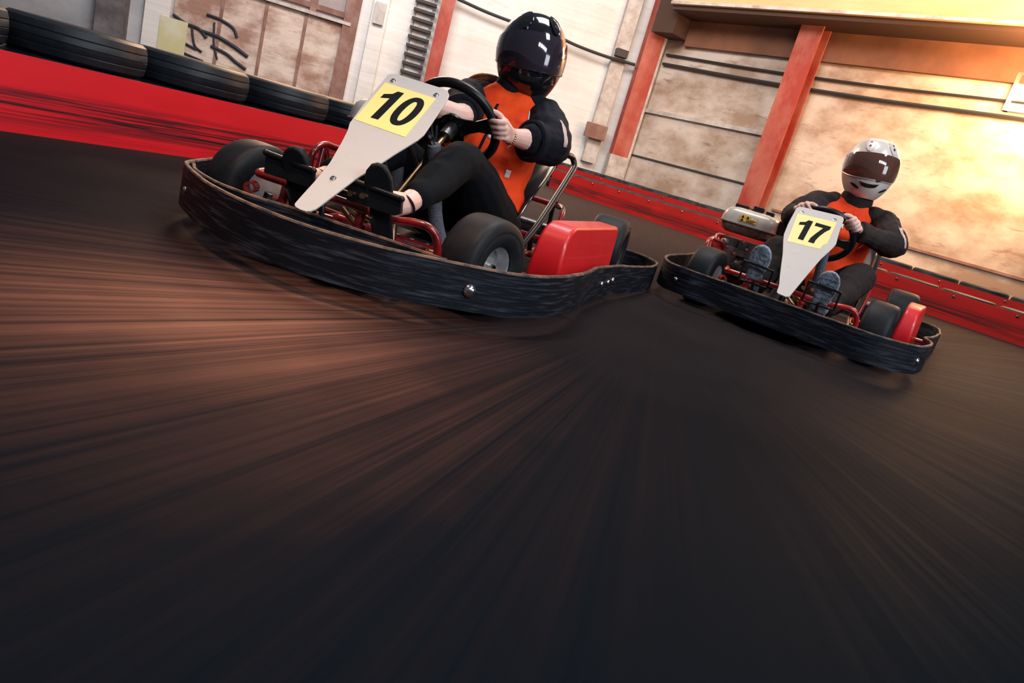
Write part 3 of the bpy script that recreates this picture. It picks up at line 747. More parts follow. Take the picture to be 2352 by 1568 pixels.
# ------------------------------------------------------------------ helmet
def helmet(parent, c, yaw, pitch, roll, size, shell_m, visor_m, silver):
    R = Matrix.Rotation(yaw, 3, 'Z') @ Matrix.Rotation(pitch, 3, 'Y') @ Matrix.Rotation(roll, 3, 'X')
    C = V(c)
    def S(az, el, off=0.0):
        ce = max(0, math.cos(el)) ** .80; se = math.sin(el)
        zz = .154 * se if se > 0 else .196 * se
        x = .165 * ce * math.cos(az); y = .138 * ce * math.sin(az)
        t = max(0, -se)
        y *= 1 - .20 * t * t
        if math.cos(az) > 0:
            x *= 1 + .05 * math.exp(-((el + .62) / .35) ** 2)
            y *= 1 - .05 * math.exp(-((el + .75) / .3) ** 2) * math.cos(az)
        elif se < -.3: x *= 1 - .25 * (t - .3)
        p = V((x, y, zz)); n = V((x / .027, y / .019, zz / (.0237 if zz > 0 else .038))).normalized()
        return C + R @ ((p + n * off) * size)
    vs = []; fs = []; na, ne = 64, 34; emin = -1.06
    for i in range(ne + 1):
        el = emin + (PI / 2 - .02 - emin) * i / ne
        for k in range(na): vs.append(S(2 * PI * k / na - PI, el))
    for i in range(ne):
        for k in range(na): fs.append((i * na + k, i * na + (k + 1) % na, (i + 1) * na + (k + 1) % na, (i + 1) * na + k))
    fs.append(tuple(ne * na + k for k in range(na)))
    # inner rolled rim at the neck opening
    o = len(vs)
    for k in range(na): vs.append(S(2 * PI * k / na - PI, emin - .05, -.02))
    for k in range(na): fs.append((o + k, o + (k + 1) % na, (k + 1) % na, k))
    o2 = len(vs)
    for k in range(na): vs.append(S(2 * PI * k / na - PI, emin + .25, -.035))
    for k in range(na): fs.append((o2 + k, o2 + (k + 1) % na, o + (k + 1) % na, o + k))
    fs.append(tuple(o2 + k for k in range(na)))
    mb = MB(); mb.add(vs, fs); shell = mb.build('helmet', shell_m, parent, angle=60)
    shell['label'] = 'silver full-face helmet' if silver else 'gloss black full-face helmet'
    def patch(name, m, fn, nu, nv, off, th, par, closed_edge=True):
        vs = []; fs = []
        for L in (off, off - th):
            for j in range(nv + 1):
                for i in range(nu + 1):
                    az, el = fn(i / nu, j / nv); vs.append(S(az, el, L))
        w = nu + 1; N = w * (nv + 1)
        for j in range(nv):
            for i in range(nu):
                q = (j * w + i, j * w + i + 1, (j + 1) * w + i + 1, (j + 1) * w + i)
                fs.append(q); fs.append(tuple(N + x for x in q[::-1]))
        edge = [i for i in range(nu + 1)] + [(j) * w + nu for j in range(1, nv + 1)] + [nv * w + i for i in range(nu - 1, -1, -1)] + [j * w for j in range(nv - 1, 0, -1)]
        for a, b in zip(edge, edge[1:] + edge[:1]): fs.append((a, N + a, N + b, b))
        mb = MB(); mb.add(vs, fs); return mb.build(name, m, par, angle=50)
    def vis(u, v):
        az = (u * 2 - 1) * 1.58; k = abs(u * 2 - 1)
        lo = -.37 + .16 * k ** 3; hi = .42 - .13 * k ** 2.2
        return az, lo + (hi - lo) * v
    patch('visor', visor_m, vis, 48, 14, .0045, .003, shell)
    # rubber gasket under the visor
    g = []
    for k in range(97):
        t = k / 96; az, el = vis(t, 0); g.append(S(az, el - .018, .003))
    mb = MB(); mb.tube(g, .0032 * size, 8)
    mb.build('visor_seal', 'helmet_trim' if not silver else 'rim', shell)
    # tab below the visor
    patch('visor_tab', visor_m if not silver else 'helmet_trim', lambda u, v: ((u * 2 - 1) * .13 + .18, -.37 - .05 * (1 - v) * (1 - abs(u * 2 - 1))), 8, 3, .007, .004, shell)
    # chin vent
    patch('chin_vent', 'helmet_trim', lambda u, v: ((u * 2 - 1) * (.42 - .10 * (1 - v)) - .12, -.52 - .11 * (1 - v) + .04 * (u * 2 - 1) ** 2), 18, 5, .0035, .004, shell)
    for s in (-1, 1):
        patch('side_vent', 'helmet_trim', lambda u, v: (s * (.55 + .42 * u), -.70 + .14 * u + .045 * (v * 2 - 1) * math.sin(PI * (.1 + .8 * u))), 14, 4, .003, .004, shell)
        # raised top vents
        patch('top_vent', shell_m, lambda u, v: (s * (.50 + .10 * u) + s * .17 * (v * 2 - 1) * math.sin(PI * (.05 + .9 * u)) ** .8 / math.cos(.46 + .55 * u), .46 + .66 * u), 24, 10, .0058, .006, shell)
        patch('vent_slot', 'helmet_trim', lambda u, v: (s * .53 + s * .05 * (v * 2 - 1) * (1 - abs(u * 2 - 1)) / .75, .60 + .13 * u), 8, 4, .0070, .003, shell)
        patch('vent_slot', 'helmet_trim', lambda u, v: (s * .56 + s * .04 * (v * 2 - 1) * (1 - abs(u * 2 - 1)) / .6, .80 + .09 * u), 8, 4, .0070, .003, shell)
    return shell

# ------------------------------------------------------------------ people
def hand(mb, wrist, rimc, radial, tangent, knuckle, side, s=1.0):
    """fist around a rim at rimc. radial: outward direction from wheel centre, tangent: along the rim (from thumb to little finger),
    knuckle: direction from rim towards the camera (front of the fist)"""
    W = V(wrist); C = V(rimc); r = V(radial).normalized(); t = V(tangent).normalized(); k = V(knuckle).normalized()
    # palm
    pc = C + r * .030 - k * .006
    base = [pc + t * (x * .020) for x in (-1.6, -.5, .5, 1.5)]
    for b in base: mb.tube([W + (b - C) * .25, b - k * .012, b + k * .008 + r * .004], [.019 * s, .0165 * s, .0125 * s], 10)
    mb.ball(C + r * .024 - k * .012, (.026, .026, .026), 14)
    # fingers wrap over the camera side of the rim
    ln = (.92, 1.0, .97, .82)
    for i, (b, l) in enumerate(zip(base, ln)):
        rr = (.0088, .0090, .0087, .0078)[i] * s
        p0 = b + k * .012 + r * .006
        p1 = b - r * .012 + k * (.027 + .002 * (i == 1)); p2 = b - r * (.036 * l) + k * .024
        p3 = b - r * (.050 * l + .003) + k * .004; p4 = b - r * (.046 * l) - k * .010
        P = cr([p0, p1, p2, p3, p4], 4); n = len(P)
        mb.tube(P, [rr * (1.10 - .25 * q / (n - 1)) for q in range(n)], 10)
        mb.ball(p4, rr * .85, 10); mb.ball(p0, rr * 1.12, 10); mb.ball(p1, rr * 1.08, 10)
    # thumb along the rim
    th = base[0] - k * .010
    P = cr([W * .25 + th * .75, th - t * .016 - r * .006, th - t * .030 - r * .020 + k * .006, th - t * .036 - r * .038 + k * .012], 4)
    mb.tube(P, [.0125 * s - .004 * s * q / (len(P) - 1) for q in range(len(P))], 10); mb.ball(P[-1], .0085 * s, 10)

def driver(label, J, mats, hm, hair=False):
    loc, rz = J['at']; root = empty('person', loc, rz); tag(root, label, 'person')
    g = lambda k: V(J[k])
    # ---- body (one continuous skin surface)
    mb = MB()
    pel, neck, head = g('pelvis'), g('neck'), g('head')
    mb.loft([(pel, .13, .09), (pel.lerp(neck, .3), .12, .085), (pel.lerp(neck, .65), .135, .09), (pel.lerp(neck, .9), .13, .07)], 20)
    mb.tube([neck - V((0, 0, .04)), neck.lerp(head, .6)], [.058, .052], 14); mb.ball(head + V((.0, 0, -.01)), (.085, .068, .10), 18)
    nose = g('head') + V((math.cos(J['hyaw']) * .085, math.sin(J['hyaw']) * .085, -.02)); mb.ball(nose, .014, 8)
    for s in ('L', 'R'):
        arm(mb, [g('sh' + s), g('sh' + s).lerp(g('el' + s), .5), g('el' + s), g('el' + s).lerp(g('wr' + s), .45), g('wr' + s)], J.get('armr', [.042, .040, .036, .034, .022]))
        arm(mb, [g('hip' + s), g('hip' + s).lerp(g('kn' + s), .5), g('kn' + s), g('kn' + s).lerp(g('an' + s), .4), g('an' + s)], [.065, .058, .045, .042, .030])
        to, hl = g('toe' + s), g('heel' + s); mid = g('an' + s)
        mb.loft([(hl, .026, .024), (hl.lerp(to, .4) + V((-.02, 0, 0)), .030, .024), (to - (to - hl) * .15, .030, .016)], 14)
        mb.tube([mid, hl.lerp(to, .45 if hair else .25) + V((-.02, 0, 0))], [.030, .026], 12)
        mb.tube([mid, hl.lerp(to, .6) + V((-.015, 0, 0))], [.028, .02], 12)
    for s in ('L', 'R'):
        hand(mb, g('wr' + s), J['rim' + s], J['rad' + s], J['tan' + s], (.80, .10 , -.10 if s == 'L' else -.1), s)
    body = blob(mb, 'body', 'skin', root, voxel=.0034, smooth_it=3, fac=.4)
    # ---- trousers
    mb = MB()
    tr = J['trouser']
    mb.loft([(pel + V((-.02, 0, -.015)), .165, .095), (pel.lerp(neck, .22), .155, .11)], 22)
    for s in ('L', 'R'):
        end = g('kn' + s).lerp(g('an' + s), J['cuff'])
        arm(mb, [g('hip' + s), g('hip' + s).lerp(g('kn' + s), .5), g('kn' + s), g('kn' + s).lerp(g('an' + s), .45), end], tr)
    tro = blob(mb, 'trousers', mats['trousers'], root, .006, 4, J['twr'] * 1.5, 10)
    # ---- jacket
    mb = MB(); jr = J['jacket']
    chest = V((.015, 0, 0))
    mb.loft([(pel + V((.01, 0, .015)), jr[0] * .96, .125), (pel.lerp(neck, .25) + chest, jr[0], .135), (pel.lerp(neck, .5) + chest, jr[1], .132), (pel.lerp(neck, .75) + chest, jr[2], .120), (pel.lerp(neck, .93), jr[2] * .86, .085), (neck + V((0, 0, .015)), .085, .062)], 26)
    for (c, r) in J.get('folds', []): mb.ball(c, r, 16)
    for s in ('L', 'R'): arm(mb, [pel.lerp(neck, .78), g('sh' + s) - V((0, 0, .02))], [.08, .055])
    jac = blob(mb, 'jacket', 'fabric_orange', root, .006, 4, .011, 8, seed=J['seed'])
    # ---- sleeves
    for s in ('L', 'R'):
        mb = MB(); sh, el = g('sh' + s), g('el' + s); c = J['slv'][s]
        e = el.lerp(g('wr' + s), c) if c > 0 else el.lerp(sh, -c)
        path = [sh + (neck - sh) * .34 + V((0, 0, .012)), sh, sh.lerp(el, .5), el, e] if c > 0 else [sh + (neck - sh) * .34 + V((0, 0, .012)), sh, sh.lerp(el, .4), sh.lerp(el, .7), e]
        arm(mb, path, J['slr'])
        sl = blob(mb, 'sleeve', mats['sleeve'], jac, .0055, 3, .0085, 12, seed=J['seed'] + (3 if s == 'L' else 5))
        d = ((g('wr' + s) - el) if c > 0 else (el - sh)).normalized(); mb = MB()
        r = J['slr'][-1]
        u, w, a = basis(d)
        prof = [(r * .80, -.02), (r * 1.10, -.022), (r * 1.14, -.01), (r * 1.13, .010), (r * 1.0, .016), (r * .78, .014), (r * .74, -.01)]
        mb.lathe(prof, e + d * .012, d, 28, closed=True); mb.build('cuff', mats['sleeve'], jac)
        J['sleeve_' + s] = sl
    # ---- collar
    d = (head - neck).normalized(); mb = MB()
    mb.lathe([(.080, -.035), (.083, .0), (.078, .03), (.070, .035), (.068, .0), (.070, -.035)], neck + d * .018, d, 32, closed=True)
    mb.build('collar', mats['sleeve'], jac)
    # shoes
    for s in ('L', 'R'):
        to, hl = g('toe' + s), g('heel' + s); ax = (to - hl); Ln = ax.length; ax.normalize()
        n = V(J['sole_n' + s]); n = (n - ax * n.dot(ax)).normalized(); lat = ax.cross(n)
        sgn = 1 if s == 'L' else -1
        half = [(0, .0), (.005, .018), (.02, .028), (.08, .030), (.14, .030), (.19, .038), (.22, .038), (.25, .030), (.268, .016), (.273, 0)]
        k = Ln / .273
        outl = [(x * k, y * J['shw']) for x, y in half] + [(x * k, -y * J['shw']) for x, y in half[-2:0:-1]]
        mb = MB(); mb.prism(outl, hl, ax, lat, n, .018)
        so = mb.build('shoe', mats['sole'], root, bevel=.005, bseg=3)
        vs_ = []
        mb = MB()
        secs = [(hl + ax * .03 * k - n * .028, .028, .030), (hl + ax * .09 * k - n * .030, .030, .032), (hl + ax * .15 * k - n * .022, .032, .024), (hl + ax * .21 * k - n * .012, .034, .018), (hl + ax * .25 * k - n * .006, .024, .010)]
        if hair: secs = [(hl + ax * .015 * k - n * .020, .030, .030), (hl + ax * .05 * k - n * .026, .034, .032), (hl + ax * .10 * k - n * .022, .034, .030)], [(hl + ax * .185 * k - n * .012, .034, .020), (hl + ax * .22 * k - n * .010, .034, .017), (hl + ax * .255 * k - n * .004, .024, .010)]
        else: secs = [secs]
        for q in secs: mb.loft([(c, a * J['shw'] , b) for c, a, b in q], 18, lat=lat)
        mb.build('shoe_upper', mats['shoe'], so)
        mb = MB()
        if hair:
            c = g('an' + s).lerp(hl.lerp(to, .35), .12)
            dd = (hl.lerp(to, .3) - g('an' + s)).normalized(); uu, ww, _ = basis(dd)
            mb.tube([c + (uu * math.cos(t * PI / 12) + ww * math.sin(t * PI / 12)) * .0335 for t in range(24)], .0035, 6, closed=True, flat=1)
            mb.build('ankle_strap', 'shoe_black', so)
        else:
            for q in range(9):
                x = (.03 + q * .025) * k
                mb.prism([(x, -.024 * J['shw']), (x + .008, -.024 * J['shw']), (x + .014, 0), (x + .008, .024 * J['shw']), (x, .024 * J['shw']), (x + .006, 0)], hl + n * .018, ax, lat, n, .002)
            mb.build('sole_tread', mats['sole'], so, smooth=False)
    hel = helmet(root, J['head'], J['hyaw'], J['hpitch'], J['hroll'], J['hsize'], *hm)
    J['root'] = root; J['jac'] = jac; J['body'] = body
    return root

cd = V((.78, 0, -.626)); UP = V((.626, 0, .78)); LT = V((0, 1, 0))
def rimpt(c, ang, R=.152): return V(c) + LT * math.cos(ang) * R + UP * math.sin(ang) * R
def rimrad(ang): return LT * math.cos(ang) + UP * math.sin(ang)
def rimtan(ang): return -LT * math.sin(ang) + UP * math.cos(ang)
aL, aR = math.radians(8), math.radians(165)
c1 = P1['swc']
J1 = dict(at=K1, seed=1, pelvis=(-.27, .02, .145), neck=(-.435, .015, .655), head=(-.472, .036, .823), hyaw=math.radians(26), hpitch=math.radians(-2), hroll=math.radians(5), hsize=1.0,
    shL=(-.42, .175, .605), shR=(-.42, -.155, .605), elL=(-.21, .285, .505), elR=(-.13, -.055, .515),
    wrL=rimpt(c1, aL) + V((-.055, .035, -.008)), wrR=rimpt(c1, aR) + V((-.06, -.01, .0)),
    rimL=rimpt(c1, aL), radL=rimrad(aL), tanL=-rimtan(aL), rimR=rimpt(c1, aR), radR=rimrad(aR), tanR=rimtan(aR),
    hipL=(-.25, .135, .150), hipR=(-.22, -.08, .145), knL=(.215, .135, .375), knR=(.24, -.10, .345), anL=(.605, .160, .245), anR=(.60, -.115, .238),
    heelL=(.665, .150, .125), toeL=(.748, .122, .340), heelR=(.665, -.115, .125), toeR=(.748, -.118, .318), sole_nL=(1, .25, 0), sole_nR=(1, .15, 0), shw=.95,
    trouser=[.118, .102, .066, .058, .044], cuff=.86, twr=.003, jacket=(.188, .190, .186), slv={'L': .42, 'R': -.18}, slr=[.050, .072, .082, .078, .066], armr=[.046, .045, .047, .042, .027],
    folds=[((-.27, .13, .24), (.12, .11, .12)), ((-.22, .05, .22), (.10, .12, .10)), ((-.24, .15, .17), (.07, .06, .09))])
driver('person in black full-face helmet, orange jacket and black trousers, driving the number 10 kart', J1,
       dict(trousers='trousers', sleeve='fabric_black', sole='shoe_black', shoe='shoe_black'), ('helmet_black', 'visor', False), hair=True)
c2 = P2['swc']; bL, bR = math.radians(40), math.radians(134)
J2 = dict(at=K2, seed=4, pelvis=(-.27, .02, .145), neck=(-.27, .075, .665), head=(-.27, .078, .862), hyaw=math.radians(15), hpitch=math.radians(-1), hroll=math.radians(4), hsize=.95,
    shL=(-.25, .235, .600), shR=(-.25, -.095, .620), elL=(-.08, .318, .515), elR=(-.07, -.170, .515),
    wrL=rimpt(c2, bL) + V((-.058, .035, -.010)), wrR=rimpt(c2, bR) + V((-.06, -.01, .0)),
    rimL=rimpt(c2, bL), radL=rimrad(bL), tanL=-rimtan(bL), rimR=rimpt(c2, bR), radR=rimrad(bR), tanR=rimtan(bR),
    hipL=(-.20, .12, .145), hipR=(-.20, -.08, .145), knL=(.13, .235, .315), knR=(.24, -.14, .335), anL=(.60, .165, .175), anR=(.60, -.14, .175),
    heelL=(.645, .145, .115), toeL=(.742, .145, .345), heelR=(.645, -.150, .115), toeR=(.742, -.145, .365), sole_nL=(1, .05, 0), sole_nR=(1, .05, 0), shw=1.18,
    trouser=[.100, .098, .080, .066, .055], cuff=.95, twr=.006, jacket=(.176, .180, .180), slv={'L': .84, 'R': .84}, slr=[.052, .074, .076, .068, .046],
    folds=[((-.24, .09, .20), (.11, .11, .11))], armr=[.042, .040, .036, .034, .023])
driver('person in silver helmet and orange jacket with long dark sleeves, driving the number 17 kart', J2,
       dict(trousers='trousers2', sleeve='fabric_brown', sole='shoe_grey', shoe='fabric_brown'), ('helmet_silver', 'visor2', True))

# jacket details and jewellery
def dress(J, cams, badge):
    jac = J['jac']; root = J['root']; n = V(J['neck']); p = V(J['pelvis'])
    front = V((-1, 0, -.12))
    def zs(i, j, w, h): return ((i - .5) * w + .010 * math.sin(j * 5), (j - .5) * h)
    c = n.lerp(p, .46) + V((.5, 0, .06))
    decal(jac, c, front, (0, 1, 0), .010, .34, 'zip', 'fabric_black', jac, nx=2, ny=26, shape=zs)
    for (dy, dz, w, h, m_) in badge:
        decal(jac, n + V((.5, dy, dz)), front, (0, 1, 0), w, h, 'badge', m_, jac, nx=6, ny=3)
    for sg in (-1, 1):
        decal(jac, n + V((.5, sg * .118, -.085)), front, (0, 1, 0), .004, .17, 'piping', 'white_cloth', jac, nx=1, ny=18, shape=lambda i, j, w, h, sg=sg: ((i - .5) * w + sg * .030 * math.sin(PI * j) - sg * .02 * (1 if j > .5 else 1) * j, (j - .5) * h))
    sl = J['sleeve_L']; sh = V(J['shL']); el = V(J['elL']); mid = sh.lerp(el, .42)
    ax = (el - sh).normalized()
    dirv = V((-1, -.75, .05))
    decal(sl, mid - dirv.normalized() * .3, dirv, V((0, 1, .0)) , .017, .085, 'reflective_strip', 'reflective', sl, nx=3, ny=8)
dress(J1, None, [(-.085, -.125, .022, .035, 'white_cloth'), (.045, -.145, .05, .012, 'white_cloth'), (.135, -.26, .018, .03, 'white_cloth')])
dress(J2, None, [(-.03, -.085, .055, .022, 'white_cloth'), (.055, -.125, .02, .03, 'white_cloth'), (.125, -.10, .022, .03, 'white_cloth')])
# chain bracelet and ring of the first driver
w = V(J1['wrL']); e = V(J1['elL']); d = (e - w).normalized(); u, v, _ = basis(d)
mb = MB()
for k in range(22):
    t = 2 * PI * k / 22; q = w + d * .004 + (u * math.cos(t) + v * math.sin(t)) * .0265
    mb.ball(q, .0042, 8)
mb.build('bracelet', 'gold', J1['root'])
# hair
mb = MB(); h = V(J1['head'])
for k in range(26):
    a = (k / 25 - .5); r1 = random.random(); r2 = random.random()
    p0 = h + V((-.03 + .03 * r1, -.04 - .03 * r2, -.145)); p3 = V((-.50 + .05 * r2, -.205 - .012 * r1, .640 + .022 * a * 2))
    p1 = p0.lerp(p3, .35) + V((0, 0, .022 + .012 * r2)); p2 = p0.lerp(p3, .75) + V((0, 0, .024 + .012 * r1))
    P = cr([p0, p1, p2, p3], 6); mb.tube(P, [.012 - .0095 * (i / (len(P) - 1)) ** 2.2 for i in range(len(P))], 6)
for k in range(10):
    r1 = random.random(); p0 = h + V((.02, -.015 + .01 * r1, -.13)); p3 = V((-.335, -.03 + .012 * r1, .585 + .01 * r1))
    P = cr([p0, p0.lerp(p3, .5) + V((.018, 0, .0)), p3], 6); mb.tube(P, [.007 - .0055 * (i / (len(P) - 1)) for i in range(len(P))], 6)
mb.build('hair', 'hair', J1['root'])

# ------------------------------------------------------------------ barriers
def belt(name, pts, z0, z1, th, m, label, n=8):
    P = cr([(x, y, 0) for x, y in pts], n); vs = []; fs = []; uvs = []; L = 0
    for i, p in enumerate(P):
        if i: L += (p - P[i - 1]).length
        a = P[min(i + 1, len(P) - 1)]; b = P[max(i - 1, 0)]; t = (a - b).normalized(); nr = V((t.y, -t.x, 0))
        for (q, z) in ((0, z0), (0, z1), (th, z1), (th, z0)): vs.append(V((p.x, p.y, z)) - nr * q); uvs.append((L, (z - z0) / (z1 - z0)))
    for i in range(len(P) - 1):
        for q in range(4): fs.append((i * 4 + q, i * 4 + (q + 1) % 4, (i + 1) * 4 + (q + 1) % 4, (i + 1) * 4 + q))
    fs += [(0, 1, 2, 3), tuple((len(P) - 1) * 4 + q for q in (3, 2, 1, 0))]
    mb = MB(); mb.add(vs, fs); o = mb.build(name, m, None, smooth=True)
    uv = o.data.uv_layers.new(name='UVMap')
    for lp in o.data.loops: uv.data[lp.index].uv = uvs[lp.vertex_index]
    tag(o, label, 'barrier belt')
    return o, P
def tyre_mesh(R, w):
    mb = MB(); h = w / 2
    prof = [(R * .58, -h * .8), (R * .72, -h), (R * .90, -h * .98), (R * .965, -h * .80), (R * .99, -h * .45), (R * .978, -h * .40), (R * .99, -h * .35), (R, -h * .03), (R * .985, 0), (R, h * .03), (R * .99, h * .35), (R * .978, h * .40), (R * .99, h * .45), (R * .965, h * .80), (R * .90, h * .98), (R * .72, h), (R * .58, h * .8)]
    mb.lathe(prof, (0, 0, 0), (0, 0, 1), 40, closed=True)
    return mb
TY = {}
def stack_tyres(P, off, R, w, count, step, label, group, jit=.01):
    """P: dense line; tyres stand in stacks at distance off behind it"""
    key = (R, w); last = None; Q = []
    for i in range(1, len(P)):
        n = max(1, int((P[i] - P[i - 1]).length / .01))
        for k in range(n): Q.append((P[i - 1].lerp(P[i], k / n), (P[i] - P[i - 1]).normalized()))
    for p, tt in Q:
            nr = V((tt.y, -tt.x, 0)); c = p - nr * (off + R + .01)
            if last is not None and (c - last).length < step: continue
            last = c
            for k in range(count):
                if key not in TY:
                    o = tyre_mesh(R, w).build('tyre', 'dusty_rubber'); TY[key] = o
                else:
                    o = TY[key].copy(); COL.objects.link(o)
                o.location = (c.x, c.y, w / 2 + k * w); o.rotation_euler = (0, 0, random.uniform(0, 6))
                lev = 'topmost tyre' if k == count - 1 else ('ground-level tyre' if k == 0 else 'middle tyre')
                tag(o, label % lev, 'tyre', group)
NR = V((.698, .716)); DR = V((.716, -.698))
def RW(s, d): return (DR.x * s + NR.x * d, DR.y * s + NR.y * d)
left_pts = [(-2.62, 1.45), (-2.33, 2.05), (-2.07, 2.57), (-1.90, 2.90), (-1.73, 3.24), (-1.50, 3.68), (-1.26, 4.15), (-.92, 4.9), (-.66, 5.8), (-.56, 6.8), (-.62, 7.9), (-.60, 9.0)]
lb, LP = belt('barrier_belt', left_pts, 0, .29, .012, 'belt_left', 'bright red barrier belt with black scuffs along the left side, behind the number 10 kart')
stack_tyres(LP, .014, .27, .146, 3, .545, 'black %s in the stacks behind the left red belt', 'tyres behind the left barrier belt')
rp = [RW(s, 7.92) for s in (-7.9, -6.5, -5, -3.5, -2, -.5, 1, 2.5)]
rb, RPp = belt('barrier_belt', rp, 0, .275, .012, 'belt_right', 'front red barrier belt running along the right side of the track')
stack_tyres(RPp, .014, .26, .1475, 2, .535, 'dusty %s just behind the front right red belt', 'tyres behind the front right belt')
rp2 = [RW(s, 10.0) for s in (-9.9, -8, -6, -4, -2, 0, 2, 3.5)]
rb2, RP2 = belt('barrier_belt', rp2, 0, .345, .012, 'belt_right', 'rear red barrier belt standing near the wall, seen over the front one')
stack_tyres(RP2, .014, .28, .1333, 3, .575, 'black %s behind the rear red belt near the wall', 'tyres behind the rear right belt')
for (bo, PP, zz, nz) in ((rb, RPp, .245, 1), (rb2, RP2, .31, 1)):
    mb = MB()
    for i in range(2, len(PP) - 2, 3):
        t = (PP[i + 1] - PP[i - 1]).normalized(); nr = V((t.y, -t.x, 0))
        mb = MB(); mb.lathe([(.014, 0), (.014, .004), (.008, .010), (.001, .010)], V((PP[i].x, PP[i].y, zz)) + nr * .0, nr, 12); mb.build('bolt', 'steel', bo)

# ------------------------------------------------------------------ setting
def struct(name, mb, m, **k):
    o = mb.build(name, m, None, **k); tag(o, kind='structure'); return o
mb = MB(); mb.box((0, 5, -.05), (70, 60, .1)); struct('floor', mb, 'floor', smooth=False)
# far corner of the two walls
J0 = V((1.128, 15.94, 0)); a12 = math.radians(12); DL = V((-math.cos(a12), -math.sin(a12), 0)); NL = V((-math.sin(a12), math.cos(a12), 0)) 
RLm = Matrix.Rotation(a12, 3, 'Z')
def LW(s, z, d=0): return J0 + DL * s + V((0, 0, z)) - NL * d          # s metres left of the corner, d in front of the wall
def left_box(s0, s1, z0, z1, d0, d1):
    mb = MB(); mb.box(LW((s0 + s1) / 2, (z0 + z1) / 2, (d0 + d1) / 2), (abs(s1 - s0), abs(d1 - d0), z1 - z0), RLm); return mb
struct('wall_left', left_box(-.2, 9.0, 0, 8, -.3, 0), 'wall_left', smooth=False)
struct('wall_far_left', left_box(9.0, 24, 0, 8, -.3, 0), 'wall_far', smooth=False)
ang = math.atan2(DR.y, DR.x); RRm = Matrix.Rotation(ang, 3, 'Z'); NR3 = V((NR.x, NR.y, 0)); DR3 = V((DR.x, DR.y, 0))
J1w = V((RW(0, 12.2)[0], RW(0, 12.2)[1], 0)); s_j = (J0 - J1w).dot(DR3)
def RWp(s, z, d=0): return J1w + DR3 * (s_j + s) + V((0, 0, z)) - NR3 * d
def right_box(s0, s1, z0, z1, d0, d1):
    mb = MB(); mb.box(RWp((s0 + s1) / 2, (z0 + z1) / 2, (d0 + d1) / 2), (abs(s1 - s0), abs(d1 - d0), z1 - z0), RRm); return mb
struct('wall_right', right_box(-.2, 24, 0, 8, -.3, 0), 'wall_right', smooth=False)
# overhanging gallery on the right wall
g = right_box(.85, 14, 3.80, 5.6, 0, .85); o = g.build('gallery', 'balcony', None, smooth=False); tag(o, 'peach clad gallery overhanging the right wall at the top of the view', 'gallery')
right_box(.85, 14, 3.72, 3.80, 0, .80).build('soffit_board', 'soffit', o, smooth=False)
right_box(.85, 14, 3.24, 3.72, 0, .10).build('shade_board', 'gallery_shade', o, smooth=False)  # shade below the gallery, drawn as a dark board
right_box(.85, 14, 3.80, 3.85, .85, .88).build('edge_trim', 'frame_pale', o, smooth=False)
o = right_box(.30, .84, 3.35, 6, 0, .55).build('recess_box', 'soffit', None, smooth=False); tag(o, 'dark brown box in place of the dark recess between the corner column and the gallery', 'recess_box')  # dark box added in place of a dark recess
# columns
def i_column(f, s, w, dep, z1, m, label, base=None):
    t = .03
    mb = MB()
    dep += .10
    for (s0, s1, d0, d1) in ((s - w / 2, s + w / 2, .12, .15), (s - w / 2, s + w / 2, dep - .03, dep), (s - .02, s + .02, .15, dep - .03)):
        q = f(s0, s1, 0, z1, d0, d1); mb.add(q.v, q.f)
    o = mb.build('steel_column', m, None, smooth=False); tag(o, label, 'column')
    if base:
        q = f(s - w / 2 - .02, s + w / 2 + .02, 0, base, .11, dep + .01); q.build('painted_base', 'frame_pale', o, smooth=False)
    return o
i_column(left_box, .10, .36, .30, 7, 'red_steel', 'faded red steel column in the corner behind the black helmet', .85)
i_column(right_box, 3.62, .42, .32, 3.72, 'red_steel', 'faded red steel column behind the cream fuel tank, under the gallery')
i_column(left_box, 4.35, .26, .25, 7, 'red_steel', 'narrow faded red column beside the ladder-like bracket strip')
# ladder like bracket strip
o = left_box(4.62, 4.92, .9, 7, .02, .06).build('bracket_strip', 'frame_pale', None, smooth=False); tag(o, 'pale upright strip with dark ladder-like brackets, left of the black helmet', 'bracket strip')
mb = MB(); z = 1.05
while z < 4.2:
    q = left_box(4.55, 4.98, z, z + .055, .05, .16); mb.add(q.v, q.f); z += .17
mb.build('bracket', 'dark_steel', o, smooth=False)
# pale pilasters and boxes on the left wall
o = left_box(.52, .82, .55, 7, .0, .16).build('pilaster', 'frame_pale', None, smooth=False); tag(o, 'pale grimy pilaster just left of the corner red column', 'pilaster')
left_box(.50, .95, 1.05, 1.35, .16, .30).build('junction_box', 'brown_steel', o, smooth=False)
left_box(.55, .80, 2.75, 2.9, .16, .32).build('lamp_bracket', 'dark_steel', o, smooth=False)
o = left_box(5.45, 5.75, 0, 7, .0, .12).build('pilaster', 'wall_left', None, smooth=False); tag(o, 'whitewashed pilaster between the sheet panel and the ladder-like strip', 'pilaster')
left_box(5.5, 5.7, 1.95, 2.35, .12, .2).build('switch_box', 'frame_pale', o, smooth=False)
# downpipe beside the corner column
mb = MB(); mb.tube([RWp(.35, 0, .10), RWp(.35, 3.34, .10)], .045, 14); o = mb.build('downpipe', 'frame_pale', None); tag(o, 'thin pale downpipe right of the corner red column', 'pipe')
